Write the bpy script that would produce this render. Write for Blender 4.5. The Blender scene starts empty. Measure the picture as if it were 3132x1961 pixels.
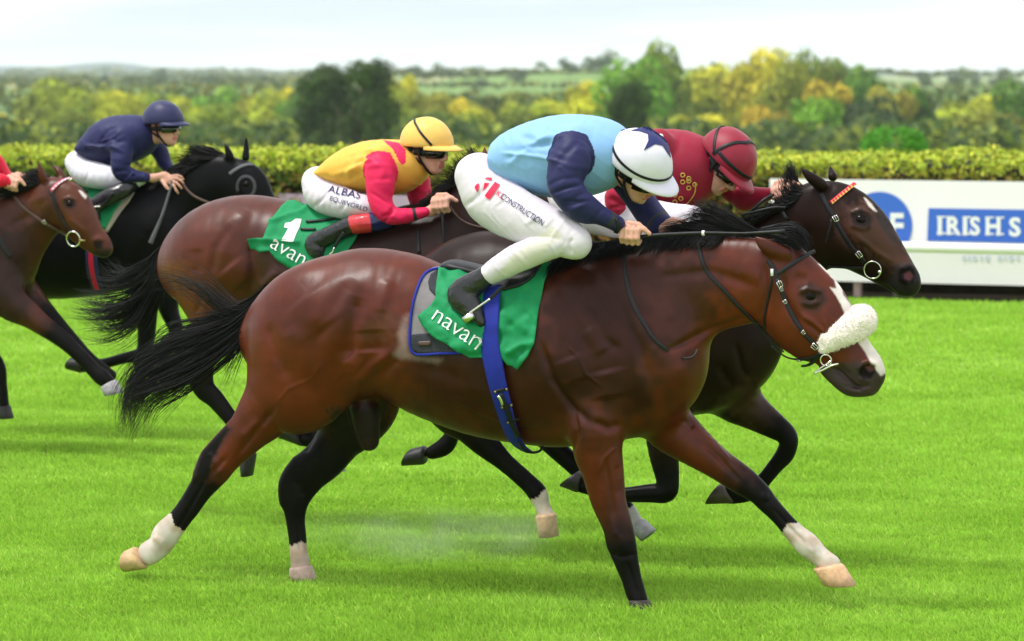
import bpy, bmesh, math, random
import numpy as np
from mathutils import Vector, Matrix
from mathutils.bvhtree import BVHTree
random.seed(7); np.random.seed(7)
scene = bpy.context.scene
COL = scene.collection
W0, H0, FPX = 3132.0, 1961.0, 10310.0        # photograph size and focal length in its pixels
CAMH, CAMY, HORIZ = 2.31, -15.0, 236.0

# ---------------------------------------------------------------- camera
PITCH = math.atan((H0/2-HORIZ)/FPX)
cd = bpy.data.cameras.new('camera'); cam = bpy.data.objects.new('camera', cd); COL.objects.link(cam)
cam.location = (0, CAMY, CAMH); cam.rotation_euler = (math.pi/2-PITCH, 0, 0)
cd.sensor_width = 36; cd.lens = FPX/W0*36; cd.clip_end = 20000; cd.clip_start = 0.5
cd.dof.use_dof = True; cd.dof.focus_distance = 15.1; cd.dof.aperture_fstop = 4.0
scene.camera = cam

# ---------------------------------------------------------------- sky, sun, exposure
SUN_EL, SUN_ROT = math.radians(48), math.radians(-28)
w = bpy.data.worlds.new('World'); scene.world = w; w.use_nodes = True
nt = w.node_tree; nt.nodes.clear(); L = nt.links.new
out = nt.nodes.new('ShaderNodeOutputWorld'); bg = nt.nodes.new('ShaderNodeBackground')
sky = nt.nodes.new('ShaderNodeTexSky'); sky.sky_type = 'NISHITA'; sky.sun_disc = False
sky.sun_elevation = SUN_EL; sky.sun_rotation = SUN_ROT; sky.dust_density = 3.0; sky.air_density = 1.0
tc = nt.nodes.new('ShaderNodeTexCoord'); mp = nt.nodes.new('ShaderNodeMapping')
mp.inputs['Scale'].default_value = (1.2, 1.2, 14.0)
nz = nt.nodes.new('ShaderNodeTexNoise'); nz.inputs['Scale'].default_value = 2.2; nz.inputs['Detail'].default_value = 5
rp = nt.nodes.new('ShaderNodeValToRGB')
rp.color_ramp.elements[0].position = 0.36; rp.color_ramp.elements[0].color = (7.6, 8.3, 9.4, 1)
rp.color_ramp.elements[1].position = 0.58; rp.color_ramp.elements[1].color = (13.6, 13.6, 13.7, 1)
mx = nt.nodes.new('ShaderNodeMixRGB'); mx.inputs[0].default_value = 0.86
L(tc.outputs['Generated'], mp.inputs['Vector']); L(mp.outputs[0], nz.inputs['Vector']); L(nz.outputs['Fac'], rp.inputs['Fac'])
L(sky.outputs[0], mx.inputs[1]); L(rp.outputs[0], mx.inputs[2]); L(mx.outputs[0], bg.inputs['Color'])
bg.inputs['Strength'].default_value = 0.056
L(bg.outputs[0], out.inputs['Surface'])
sd = bpy.data.lights.new('sun', 'SUN'); sun = bpy.data.objects.new('sun', sd); COL.objects.link(sun)
sd.energy = 1.5; sd.angle = math.radians(11); sd.color = (1.0, 0.97, 0.92)
# high bright overcast, brightest high up to the left
_el = math.radians(66); _az = math.radians(196)
_d = Vector((math.cos(_el)*math.cos(_az), math.cos(_el)*math.sin(_az), math.sin(_el)))
sun.rotation_euler = (-_d).to_track_quat('-Z', 'Y').to_euler()
sky.sun_elevation = _el; sky.sun_rotation = math.atan2(_d.x, _d.y)
scene.view_settings.view_transform = 'Standard'; scene.view_settings.look = 'None'
scene.view_settings.exposure = 1.15; scene.view_settings.gamma = 1.0
scene.view_settings.use_curve_mapping = False
scene.render.engine = 'CYCLES'
scene.cycles.use_denoising = True
scene.cycles.max_bounces = 6; scene.cycles.diffuse_bounces = 3; scene.cycles.volume_bounces = 1; scene.cycles.transparent_max_bounces = 8

# ---------------------------------------------------------------- geometry helpers
_fw = np.array([0, math.cos(PITCH), -math.sin(PITCH)]); _up = np.array([0, math.sin(PITCH), math.cos(PITCH)])
CAM = np.array([0, CAMY, CAMH])
def ray(px, py):
    return _fw + np.array([1, 0, 0])*((px-W0/2)/FPX) + _up*((H0/2-py)/FPX)
def at(px, py, Y):
    d = ray(px, py); return CAM + d*((Y-CAMY)/d[1])
def proj(P):
    q = np.asarray(P)-CAM; dz = q@_fw
    return np.stack([W0/2+FPX*q[..., 0]/dz, H0/2-FPX*(q@_up)/dz], -1)

class Frame:
    """upright plane of a galloping horse: heading h, sideways n (away from the camera)"""
    def __init__(s, Y0, pxr, slope=0.34):
        s.Y0 = Y0; s.P0 = at(pxr, 900, Y0)
        k = 1/math.hypot(1, slope)
        s.h = np.array([k, -slope*k, 0]); s.n = np.array([slope*k, k, 0]); s.z = np.array([0, 0, 1.0])
        s.M = np.stack([s.h, s.n, s.z])            # world -> local
    def pt(s, px, py, dy=0.0):
        d = ray(px, py); t = (dy-s.n@(CAM-s.P0))/(s.n@d); return CAM+d*t
    def scale(s, px, py, dy=0.0):
        d = ray(px, py); return (dy-s.n@(CAM-s.P0))/(s.n@d)/FPX
    def loc(s, P): return (np.asarray(P)-s.P0)@s.M.T
    def wor(s, Q): return np.asarray(Q)@s.M+s.P0
    def station(s, ax, ay, bx, by, w, dy=0.0):
        mx, my = (ax+bx)/2, (ay+by)/2
        return np.concatenate([s.loc(s.pt(mx, my, dy)), [math.hypot(ax-bx, ay-by)/2*s.scale(mx, my, dy), w]])
    def stations(s, L):
        return np.array([s.station(*q) for q in L])

def cmr(P, sub):
    """Catmull-Rom resampling of rows"""
    P = np.asarray(P, float); n = len(P)
    if n < 3 or sub <= 1: 
        return P if sub <= 1 else np.array([P[0]+(P[-1]-P[0])*t for t in np.linspace(0, 1, sub+1)])
    out = []
    for i in range(n-1):
        p0, p1, p2, p3 = P[max(i-1, 0)], P[i], P[i+1], P[min(i+2, n-1)]
        for k in range(sub):
            t = k/sub
            out.append(0.5*((2*p1)+(-p0+p2)*t+(2*p0-5*p1+4*p2-p3)*t*t+(-p0+3*p1-3*p2+p3)*t**3))
    out.append(P[-1]); return np.array(out)

def smin(a, b, k):
    h = np.maximum(k-np.abs(a-b), 0)/k
    return np.minimum(a, b)-h*h*k*0.25

class Field:
    def __init__(s, lo, hi, h):
        s.h = h; s.lo = np.array(lo, float); s.n = np.ceil((np.array(hi)-s.lo)/h).astype(int)+1
        s.D = np.full(s.n, 1.0, np.float32)
        s.ax = [s.lo[i]+h*np.arange(s.n[i]) for i in range(3)]
    def box(s, lo, hi):
        a = np.maximum(np.floor((np.asarray(lo)-s.lo)/s.h).astype(int), 0)
        b = np.minimum(np.ceil((np.asarray(hi)-s.lo)/s.h).astype(int)+1, s.n)
        return None if np.any(b <= a) else (a, b)
    def grid(s, a, b):
        return (s.ax[0][a[0]:b[0], None, None].astype(np.float32), s.ax[1][None, a[1]:b[1], None].astype(np.float32),
                s.ax[2][None, None, a[2]:b[2]].astype(np.float32))
    def chain(s, st, k=0.03, sub=3, carve=False):
        """st rows: x y z r w (local frame): tube of elliptical section, w is the half width across (y)"""
        st = cmr(st, sub); st[:, 3:] = np.maximum(st[:, 3:], 0.003)
        pad = k+3*s.h
        m = np.maximum(st[:, 3], st[:, 4])[:, None]+pad
        m = np.maximum(m, np.maximum(np.concatenate([m[1:], m[-1:]]), np.concatenate([m[:1], m[:-1]])))
        B = s.box((st[:, :3]-m).min(0), (st[:, :3]+m).max(0))
        if B is None: return
        a0, b0 = B; Dc = np.full(b0-a0, 1.0, np.float32)
        for i in range(len(st)-1):
            A, E = st[i], st[i+1]
            mm = max(A[3], E[3], A[4], E[4])+pad
            bx = s.box(np.minimum(A[:3], E[:3])-mm, np.maximum(A[:3], E[:3])+mm)
            if bx is None: continue
            a, b = bx; X, Y, Z = s.grid(a, b)
            v = E[:3]-A[:3]; vv = max(v@v, 1e-9)
            t = np.clip(((X-A[0])*v[0]+(Y-A[1])*v[1]+(Z-A[2])*v[2])/vv, 0, 1)
            r = A[3]+(E[3]-A[3])*t; w = A[4]+(E[4]-A[4])*t
            q2 = (X-A[0]-t*v[0])**2+(Z-A[2]-t*v[2])**2; y2 = (Y-A[1]-t*v[1])**2
            k0 = np.sqrt(q2/r**2+y2/w**2); k1 = np.sqrt(q2/r**4+y2/w**4)
            d = np.where(k1 > 1e-6, k0*(k0-1)/np.maximum(k1, 1e-6), -np.minimum(r, w))
            sl = tuple(slice(a[j]-a0[j], b[j]-a0[j]) for j in range(3))
            Dc[sl] = np.minimum(Dc[sl], d)
        sl = tuple(slice(a0[j], b0[j]) for j in range(3))
        s.D[sl] = -smin(-s.D[sl], Dc, k) if carve else smin(s.D[sl], Dc, k)
    def ell(s, c, rad, R=None, k=0.02, carve=False):
        rad = np.asarray(rad, float); c = np.asarray(c, float); m = rad.max()+k+3*s.h
        B = s.box(c-m, c+m)
        if B is None: return
        a, b = B; X, Y, Z = s.grid(a, b); X = X-c[0]; Y = Y-c[1]; Z = Z-c[2]
        if R is None: R = np.eye(3)
        u = [X*R[j][0]+Y*R[j][1]+Z*R[j][2] for j in range(3)]
        k0 = np.sqrt(sum((u[j]/rad[j])**2 for j in range(3))); k1 = np.sqrt(sum((u[j]/rad[j]**2)**2 for j in range(3)))
        d = np.where(k1 > 1e-6, k0*(k0-1)/np.maximum(k1, 1e-6), -rad.min())
        sl = tuple(slice(a[j], b[j]) for j in range(3))
        s.D[sl] = -smin(-s.D[sl], d, k) if carve else smin(s.D[sl], d, k)
    def seg(s, A, B, ra, rb=None, k=0.01):
        rb = ra if rb is None else rb
        s.chain(np.array([[*A, ra, ra], [*B, rb, rb]], float), k, 1)
    def mesh(s, smooth=2):
        D = s.D; ins = D < 0
        c = np.zeros(np.array(D.shape)-1, np.int8)
        for i in (0, 1):
            for j in (0, 1):
                for k in (0, 1):
                    c += ins[i:D.shape[0]-1+i, j:D.shape[1]-1+j, k:D.shape[2]-1+k]
        act = np.argwhere((c > 0) & (c < 8)); del c
        idx = np.full(np.array(D.shape)-1, -1, np.int32); idx[tuple(act.T)] = np.arange(len(act))
        cor = [(i, j, k) for i in (0, 1) for j in (0, 1) for k in (0, 1)]
        val = np.stack([D[act[:, 0]+i, act[:, 1]+j, act[:, 2]+k] for i, j, k in cor], 1)
        pos = np.zeros((len(act), 3)); cnt = np.zeros(len(act))
        for p in range(8):
            for q in range(p+1, 8):
                dlt = np.array(cor[q])-np.array(cor[p])
                if np.abs(dlt).sum() != 1: continue
                m = (val[:, p] < 0) != (val[:, q] < 0)
                t = val[m, p]/(val[m, p]-val[m, q])
                pos[m] += np.array(cor[p])+t[:, None]*dlt; cnt[m] += 1
        V = (act+pos/cnt[:, None])*s.h+s.lo
        F = []
        for ax in range(3):
            sh = [slice(None)]*3; sl0 = list(sh); sl1 = list(sh); sl0[ax] = slice(0, -1); sl1[ax] = slice(1, None)
            e = np.argwhere(ins[tuple(sl0)] != ins[tuple(sl1)])
            o1, o2 = (ax+1) % 3, (ax+2) % 3
            e = e[(e[:, o1] > 0) & (e[:, o2] > 0) & (e[:, o1] < D.shape[o1]-1) & (e[:, o2] < D.shape[o2]-1)]
            flip = ins[tuple(e.T)]
            def cell(a, b):
                q = e.copy(); q[:, o1] -= a; q[:, o2] -= b; return idx[tuple(q.T)]
            quad = np.stack([cell(1, 1), cell(0, 1), cell(0, 0), cell(1, 0)], 1)
            quad[~flip] = quad[~flip][:, ::-1]
            F.append(quad)
        F = np.concatenate(F); F = F[(F >= 0).all(1)]
        if smooth: V = relax(V, F, smooth)
        return V, F

def relax(V, F, it, lam=0.5):
    a = np.concatenate([F[:, 0], F[:, 1], F[:, 2], F[:, 3]]); b = np.concatenate([F[:, 1], F[:, 2], F[:, 3], F[:, 0]])
    n = len(V); deg = np.bincount(a, minlength=n)+np.bincount(b, minlength=n); deg = np.maximum(deg, 1)
    for _ in range(it):
        for l in (lam, -lam*1.03):
            S = np.stack([np.bincount(a, V[b, j], n)+np.bincount(b, V[a, j], n) for j in range(3)], 1)/deg[:, None]
            V = V+l*(S-V)
    return V

def vnormals(V, F):
    fn = np.cross(V[F[:, 2]]-V[F[:, 0]], V[F[:, 3]]-V[F[:, 1]])
    N = np.zeros_like(V)
    for j in range(4):
        for c in range(3): N[:, c] += np.bincount(F[:, j], fn[:, c], len(V))
    return N/np.maximum(np.linalg.norm(N, axis=1), 1e-12)[:, None]

def vnoise(P, seed=0):
    P = np.asarray(P, float); i = np.floor(P).astype(np.int64); f = P-i; f = f*f*(3-2*f)
    def H(a, b, c):
        h = (a*374761393+b*668265263+c*2147483647+seed*144665) & 0x7fffffff
        h = ((h ^ (h >> 13))*1274126177) & 0x7fffffff
        return ((h ^ (h >> 16)) & 0xffff)/32767.5-1
    r = 0
    for a in (0, 1):
        for b in (0, 1):
            for c in (0, 1):
                wt = (f[:, 0] if a else 1-f[:, 0])*(f[:, 1] if b else 1-f[:, 1])*(f[:, 2] if c else 1-f[:, 2])
                r = r+wt*H(i[:, 0]+a, i[:, 1]+b, i[:, 2]+c)
    return r
def fbm(P, oct=3, seed=0):
    r = 0; a = 1; s = 0
    for o in range(oct):
        r = r+a*vnoise(np.asarray(P)*(2**o)+17.3*o, seed+o); s += a; a *= .5
    return r/s
def sstep(a, b, x): 
    t = np.clip((x-a)/(b-a), 0, 1); return t*t*(3-2*t)

def seg_dist(Q, poly):
    """distance of 2D/3D points to a polyline, and parameter along it (0..1)"""
    poly = np.asarray(poly, float); best = np.full(len(Q), 1e9); par = np.zeros(len(Q))
    ln = np.linalg.norm(np.diff(poly, axis=0), axis=1); cum = np.concatenate([[0], np.cumsum(ln)]); tot = cum[-1]
    for i in range(len(poly)-1):
        v = poly[i+1]-poly[i]; t = np.clip(((Q-poly[i])@v)/max(v@v, 1e-9), 0, 1)
        d = np.linalg.norm(Q-poly[i]-t[:, None]*v, axis=1); m = d < best
        best[m] = d[m]; par[m] = (cum[i]+t[m]*ln[i])/tot
    return best, par
def inpoly(Q, poly):
    poly = np.asarray(poly, float); x, y = Q[:, 0], Q[:, 1]; c = np.zeros(len(Q), bool); j = len(poly)-1
    for i in range(len(poly)):
        xi, yi = poly[i]; xj, yj = poly[j]
        m = ((yi > y) != (yj > y)) & (x < (xj-xi)*(y-yi)/((yj-yi) if yj != yi else 1e-9)+xi)
        c ^= m; j = i
    return c

# ---------------------------------------------------------------- objects
def tag(o, label=None, cat=None, group=None, kind=None):
    if label: o['label'] = label
    if cat: o['category'] = cat
    if group: o['group'] = group
    if kind: o['kind'] = kind
    return o
def empty(name, loc, label, cat, group=None):
    o = bpy.data.objects.new(name, None); COL.objects.link(o); o.location = tuple(loc); o.empty_display_size = 0.2
    return tag(o, label, cat, group)
def origin(o):
    v = np.zeros(3)
    while o is not None: v = v+np.array(o.location); o = o.parent
    return v
def obj(name, V, F, mat, parent=None, cols=None, smooth=True, base=None, mats=None, fmat=None):
    """one mesh object from world-space points"""
    V = np.asarray(V, float)
    org = origin(parent) if parent is not None else (np.asarray(base, float) if base is not None else V.mean(0)*[1, 1, 0]+[0, 0, V[:, 2].min()])
    me = bpy.data.meshes.new(name)
    if isinstance(F, np.ndarray) and F.ndim == 2:
        n, k = F.shape
        me.vertices.add(len(V)); me.vertices.foreach_set('co', (V-org).astype(np.float32).ravel())
        me.loops.add(n*k); me.loops.foreach_set('vertex_index', F.astype(np.int32).ravel())
        me.polygons.add(n); me.polygons.foreach_set('loop_start', np.arange(0, n*k, k, dtype=np.int32))
        me.update(calc_edges=True)
    else:
        me.from_pydata([tuple(v) for v in V-org], [], [tuple(int(i) for i in f) for f in F])
    me.validate()
    if cols is not None:
        ca = me.color_attributes.new('Col', 'FLOAT_COLOR', 'POINT')
        c4 = np.ones((len(V), 4), np.float32); c4[:, :3] = cols; ca.data.foreach_set('color', c4.ravel())
    for m in (mats or [mat]): me.materials.append(m)
    if fmat is not None: me.polygons.foreach_set('material_index', np.asarray(fmat, np.int32))
    me.polygons.foreach_set('use_smooth', np.full(len(me.polygons), smooth))
    o = bpy.data.objects.new(name, me); COL.objects.link(o)
    if parent is not None: o.parent = parent
    else: o.location = tuple(org)
    return o

class MB:
    """collects simple shapes into one mesh"""
    def __init__(s): s.V = []; s.F = []
    def add(s, V, F):
        b = len(s.V); s.V += [tuple(v) for v in V]; s.F += [tuple(i+b for i in f) for f in F]
    def box(s, c, sz, R=None):
        R = np.eye(3) if R is None else R
        P = [np.asarray(c)+np.array([i*sz[0]/2, j*sz[1]/2, k*sz[2]/2])@R for i in (-1, 1) for j in (-1, 1) for k in (-1, 1)]
        s.add(P, [(0, 1, 3, 2), (4, 6, 7, 5), (0, 4, 5, 1), (2, 3, 7, 6), (0, 2, 6, 4), (1, 5, 7, 3)])
    def tube(s, P, r, n=8, cap=True):
        P = np.asarray(P, float); r = np.full(len(P), r) if np.isscalar(r) else np.asarray(r)
        T = np.gradient(P, axis=0); T /= np.maximum(np.linalg.norm(T, axis=1), 1e-9)[:, None]
        up = np.array([0.31, 0.2, 0.93]); V = []
        for i in range(len(P)):
            a = np.cross(T[i], up); a /= np.linalg.norm(a)+1e-9; b = np.cross(T[i], a)
            V += [P[i]+r[i]*(a*math.cos(q)+b*math.sin(q)) for q in np.arange(n)*2*math.pi/n]
        F = [(i*n+j, i*n+(j+1) % n, (i+1)*n+(j+1) % n, (i+1)*n+j) for i in range(len(P)-1) for j in range(n)]
        if cap: F += [tuple(range(n))[::-1], tuple((len(P)-1)*n+j for j in range(n))]
        s.add(V, F)
    def obj(s, name, mat, parent=None, smooth=True, **kw):
        return obj(name, np.array(s.V), s.F, mat, parent, smooth=smooth, **kw)

# ---------------------------------------------------------------- materials
def principled(name, col=(.5, .5, .5), rough=.5, spec=.5, metal=0, sheen=0):
    m = bpy.data.materials.new(name); m.use_nodes = True; b = m.node_tree.nodes['Principled BSDF']
    b.inputs['Base Color'].default_value = (*col, 1); b.inputs['Roughness'].default_value = rough
    b.inputs['Specular IOR Level'].default_value = spec; b.inputs['Metallic'].default_value = metal
    if sheen: b.inputs['Sheen Weight'].default_value = sheen; b.inputs['Sheen Roughness'].default_value = .4
    return m, m.node_tree, b
def node(nt, t, **kw):
    n = nt.nodes.new(t)
    for k, v in kw.items():
        if k in n.inputs: n.inputs[k].default_value = v
        else: setattr(n, k, v)
    return n
def noisy(name, col, rough=.5, spec=.5, scale=20, var=.25, bump=0, bscale=None, metal=0, attr=False, sheen=0, stretch=None, col2=None):
    """base colour (or the mesh's own colour attribute) broken up by noise, with fine relief"""
    m, nt, b = principled(name, col, rough, spec, metal, sheen); L = nt.links.new
    tc = node(nt, 'ShaderNodeTexCoord'); src = tc.outputs['Object']
    if stretch:
        mpn = node(nt, 'ShaderNodeMapping', Scale=stretch); L(src, mpn.inputs['Vector']); src = mpn.outputs[0]
    nz = node(nt, 'ShaderNodeTexNoise', Scale=scale, Detail=5.0); L(src, nz.inputs['Vector'])
    mr = node(nt, 'ShaderNodeMapRange'); mr.inputs['From Min'].default_value = .25; mr.inputs['From Max'].default_value = .75
    mr.inputs['To Min'].default_value = 1-var; mr.inputs['To Max'].default_value = 1+var; L(nz.outputs['Fac'], mr.inputs['Value'])
    if attr:
        a = node(nt, 'ShaderNodeAttribute', attribute_name='Col'); base = a.outputs['Color']
    else:
        rgb = node(nt, 'ShaderNodeRGB'); rgb.outputs[0].default_value = (*col, 1); base = rgb.outputs[0]
    if col2:
        mixn = node(nt, 'ShaderNodeMixRGB'); mixn.inputs[2].default_value = (*col2, 1)
        nz3 = node(nt, 'ShaderNodeTexNoise', Scale=scale*.37, Detail=3.0); L(src, nz3.inputs['Vector'])
        L(nz3.outputs['Fac'], mixn.inputs[0]); L(base, mixn.inputs[1]); base = mixn.outputs[0]
    vm = node(nt, 'ShaderNodeVectorMath', operation='SCALE'); L(base, vm.inputs[0]); L(mr.outputs[0], vm.inputs['Scale'])
    L(vm.outputs[0], b.inputs['Base Color'])
    if bump:
        n2 = node(nt, 'ShaderNodeTexNoise', Scale=bscale or scale*4, Detail=4.0); L(src, n2.inputs['Vector'])
        bp = node(nt, 'ShaderNodeBump', Strength=bump, Distance=.01); L(n2.outputs['Fac'], bp.inputs['Height']); L(bp.outputs[0], b.inputs['Normal'])
    return m

M = {}
M['coat'] = noisy('horse_coat', (.1, .03, .01), .38, .28, 14, .24, .05, 130, attr=True)
def _spec_by_colour(m, lo, hi):
    """black points are less glossy than the red coat"""
    nt = m.node_tree; b = nt.nodes['Principled BSDF']; a = node(nt, 'ShaderNodeAttribute', attribute_name='Col'); mr = node(nt, 'ShaderNodeMapRange')
    s = node(nt, 'ShaderNodeSeparateXYZ'); nt.links.new(a.outputs['Color'], s.inputs[0]); nt.links.new(s.outputs[0], mr.inputs['Value'])
    mr.inputs['From Min'].default_value = .005; mr.inputs['From Max'].default_value = .05; mr.inputs['To Min'].default_value = lo; mr.inputs['To Max'].default_value = hi
    nt.links.new(mr.outputs[0], b.inputs['Specular IOR Level'])
_spec_by_colour(M['coat'], .08, .27)
M['hair'] = noisy('black_hair', (.004, .0035, .004), .5, .22, 60, .3)
M['hoof'] = noisy('hoof_horn', (.3, .2, .1), .5, .4, 40, .25, .2, 120, attr=True)
M['eye'] = principled('horse_eye', (.005, .003, .002), .10, .14)[0]
M['leather'] = noisy('black_leather', (.008, .008, .010), .42, .3, 60, .3, .15, 200)
M['brown_leather'] = noisy('brown_leather', (.07, .035, .025), .45, .5, 60, .3, .15, 200)
M['boot'] = noisy('boot_leather', (.012, .012, .014), .22, .55, 25, .3, .25, 35)
M['metal'] = principled('polished_metal', (.75, .73, .68), .25, .5, 1)[0]
M['brass'] = noisy('brass', (.35, .27, .12), .35, .5, 50, .2, metal=1)
M['skin'] = noisy('skin', (.5, .28, .2), .5, .35, 30, .1, .05, 300, attr=True)
M['silk'] = noisy('racing_silk', (.5, .5, .5), .55, .24, 14, .05, .06, 50, attr=True, sheen=.05)
M['breech'] = noisy('white_breeches', (.7, .7, .68), .6, .3, 10, .06, .12, 50, attr=True)
M['cap'] = noisy('cap_silk', (.5, .5, .5), .5, .35, 14, .05, .12, 30, attr=True, sheen=.15)
M['green'] = noisy('green_cloth', (.010, .24, .085), .65, .2, 25, .12, .12, 90)
M['white_print'] = principled('white_print', (.8, .8, .8), .6, .3)[0]
M['red_print'] = noisy('red_print', (.75, .01, .06), .6, .3, 20, .1)
M['navy_print'] = principled('navy_print', (.02, .025, .12), .6, .3)[0]
M['blue_web'] = noisy('blue_webbing', (.008, .02, .28), .65, .3, 30, .15, .3, 260)
M['grey_pad'] = noisy('grey_pad', (.22, .20, .21), .8, .2, 30, .12, .3, 220)
M['dark_pad'] = noisy('charcoal_pad', (.035, .037, .045), .75, .2, 30, .15, .3, 160)
M['fleece'] = noisy('sheepskin', (.92, .82, .78), .95, .05, 45, .06, .5, 110)
M['lens'] = principled('goggle_lens', (.012, .011, .010), .08, .8)[0]
M['white_plastic'] = noisy('white_rail', (.84, .80, .82), .45, .4, 3, .04)
M['board'] = noisy('white_board', (.86, .81, .86), .55, .3, 2, .03)
M['board_lilac'] = noisy('lilac_board', (.42, .30, .42), .6, .3, 2, .08)
M['sign_blue'] = principled('sign_blue', (.045, .14, .58), .5, .3)[0]
M['bark'] = noisy('bark', (.06, .045, .035), .9, .1, 6, .3, .6, 30)
# ---------------------------------------------------------------- laying things on a surface
from mathutils.geometry import delaunay_2d_cdt
def bvh_of(V, F): return BVHTree.FromPolygons([Vector(v) for v in V], [tuple(int(i) for i in f) for f in F])
def resample(pts, step):
    P = cmr(np.asarray(pts, float), 6) if len(pts) > 2 else np.asarray(pts, float)
    ln = np.concatenate([[0], np.cumsum(np.linalg.norm(np.diff(P, axis=0), axis=1))]); n = max(2, int(ln[-1]/step)+1)
    q = np.linspace(0, ln[-1], n); return np.stack([np.interp(q, ln, P[:, j]) for j in range(P.shape[1])], 1)
def cast(pts, bvhs, off=0.0, dy=None, fr=None):
    """points of the side view laid on the nearest surface of the given meshes"""
    if not isinstance(bvhs, (list, tuple)): bvhs = [bvhs]
    n = len(pts); T = np.full(n, np.nan); P = np.zeros((n, 3)); N = np.zeros((n, 3))
    for i, p in enumerate(pts):
        d = Vector(ray(*p)); ln = d.length
        for b in bvhs:
            h = b.ray_cast(Vector(CAM), d)
            if h[0] is not None:
                t = h[3]/ln
                if np.isnan(T[i]) or t < T[i]: T[i] = t; N[i] = h[1] if h[1].dot(d) < 0 else -h[1]
    ok = ~np.isnan(T); N[~ok] = (0, -1, 0.0)
    if ok.any():
        if (~ok).any():
            pa = np.asarray(pts)
            for i in np.where(~ok)[0]:
                j = np.where(ok)[0]; q = j[np.argmin(((pa[j]-pa[i])**2).sum(1))]; T[i] = T[q]+0.015; N[i] = N[q]
    else: T[:] = 15.3; print('MISS', pts[0])
    for i, p in enumerate(pts): P[i] = CAM+ray(*p)*T[i]+N[i]*off
    return P, N
def smooth_rows(A, it=2):
    A = A.copy()
    for _ in range(it):
        B = A.copy(); B[1:-1] = (A[:-2]+2*A[1:-1]+A[2:])/4; A = B
    return A
def ribbon(P, N, width, th):
    n = len(P); T = np.gradient(P, axis=0); T /= np.linalg.norm(T, axis=1)[:, None]+1e-9
    N = N-(N*T).sum(1)[:, None]*T; N /= np.linalg.norm(N, axis=1)[:, None]+1e-9
    S = np.cross(T, N); wd = np.full(n, width) if np.isscalar(width) else np.interp(np.linspace(0, 1, n), np.linspace(0, 1, len(width)), width)
    prof = [(-.5, -.5), (-.5, .2), (-.4, .5), (.4, .5), (.5, .2), (.5, -.5)]; k = len(prof); V = []
    for a, b in prof: V.append(P+S*(wd*a)[:, None]+N*(th*b))
    V = np.stack(V, 1).reshape(-1, 3)
    F = [(i*k+j, i*k+(j+1) % k, (i+1)*k+(j+1) % k, (i+1)*k+j) for i in range(n-1) for j in range(k)]
    F += [tuple(range(k))[::-1], tuple((n-1)*k+j for j in range(k))]
    return V, F
def strap(name, pts, width, bvh, mat, parent, th=.004, off=.004, step=7, sm=2):
    P, N = cast(resample(pts, step), bvh, off); P = smooth_rows(P, sm); N = smooth_rows(N, 3)
    V, F = ribbon(P, N, width, th); return obj(name, V, F, mat, parent)
def patch(name, poly, bvh, mat, parent, off=.012, th=.004, step=9, ripple=0.0, rscale=9, edge=None, loft=None, **kw):
    """a cloth cut to a side-view outline and laid on the surface under it; th is its thickness"""
    poly = np.asarray(poly, float); pb = []
    for i in range(len(poly)):
        a, b = poly[i], poly[(i+1) % len(poly)]; n = max(1, int(np.linalg.norm(b-a)/step))
        pb += [a+(b-a)*k/n for k in range(n)]
    lo, hi = poly.min(0), poly.max(0); g = [(x+(step*.5 if r % 2 else 0), y) for r, y in enumerate(np.arange(lo[1], hi[1], step*.87)) for x in np.arange(lo[0], hi[0], step)]
    g = np.array(g); g = g[inpoly(g, poly)]
    if len(g):
        d, _ = seg_dist(g, np.concatenate([poly, poly[:1]])); g = g[d > step*.45]
    pts = [Vector(p) for p in pb]+[Vector(p) for p in g]
    r = delaunay_2d_cdt(pts, [], [list(range(len(pb)))], 1, 1e-4)
    q = np.array([tuple(v) for v in r[0]]); tri = [tuple(t) for t in r[2]]
    P, N = cast(q, bvh, 0.0)
    N = np.stack([N[:, 0], N[:, 1], N[:, 2]], 1)
    rp = ripple*fbm(np.concatenate([q/ (1000/rscale), np.zeros((len(q), 1))], 1)*3, 2, 5) if ripple else 0
    lf = loft(q) if loft else 0
    A = P+N*(off+rp+lf)[:, None] if not np.isscalar(off+rp+lf) else P+N*(off+rp+lf)
    B = A-N*th; n = len(q)
    cen = lambda t: (A[t[1]]-A[t[0]]); 
    F = []
    for t in tri:
        nn = np.cross(A[t[1]]-A[t[0]], A[t[2]]-A[t[0]])
        if nn@N[t[0]] < 0: t = t[::-1]
        F += [t, tuple(i+n for i in t[::-1])]
    ec = {}
    for t in F[::2]:
        for i in range(3): ec[(t[i], t[(i+1) % 3])] = 1
    for (a, b) in list(ec):
        if (b, a) not in ec: F.append((b, a, a+n, b+n))
    V = np.concatenate([A, B])
    return obj(name, V, F, mat, parent, **kw), bvh_of(V, F)
_tx = {}
def glyphs(s, weight=0.0):
    if (s, weight) in _tx: return _tx[(s, weight)]
    cu = bpy.data.curves.new('text', 'FONT'); cu.body = s; cu.offset = weight; cu.resolution_u = 3
    o = bpy.data.objects.new('text', cu); COL.objects.link(o)
    me = bpy.data.meshes.new_from_object(o.evaluated_get(bpy.context.evaluated_depsgraph_get()))
    bm = bmesh.new(); bm.from_mesh(me); bmesh.ops.remove_doubles(bm, verts=bm.verts, dist=1e-5)
    V = np.array([v.co[:2] for v in bm.verts]); F = [tuple(v.index for v in f.verts) for f in bm.faces]; bm.free()
    bpy.data.objects.remove(o); bpy.data.curves.remove(cu); bpy.data.meshes.remove(me)
    _tx[(s, weight)] = (V, F); return V, F
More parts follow.
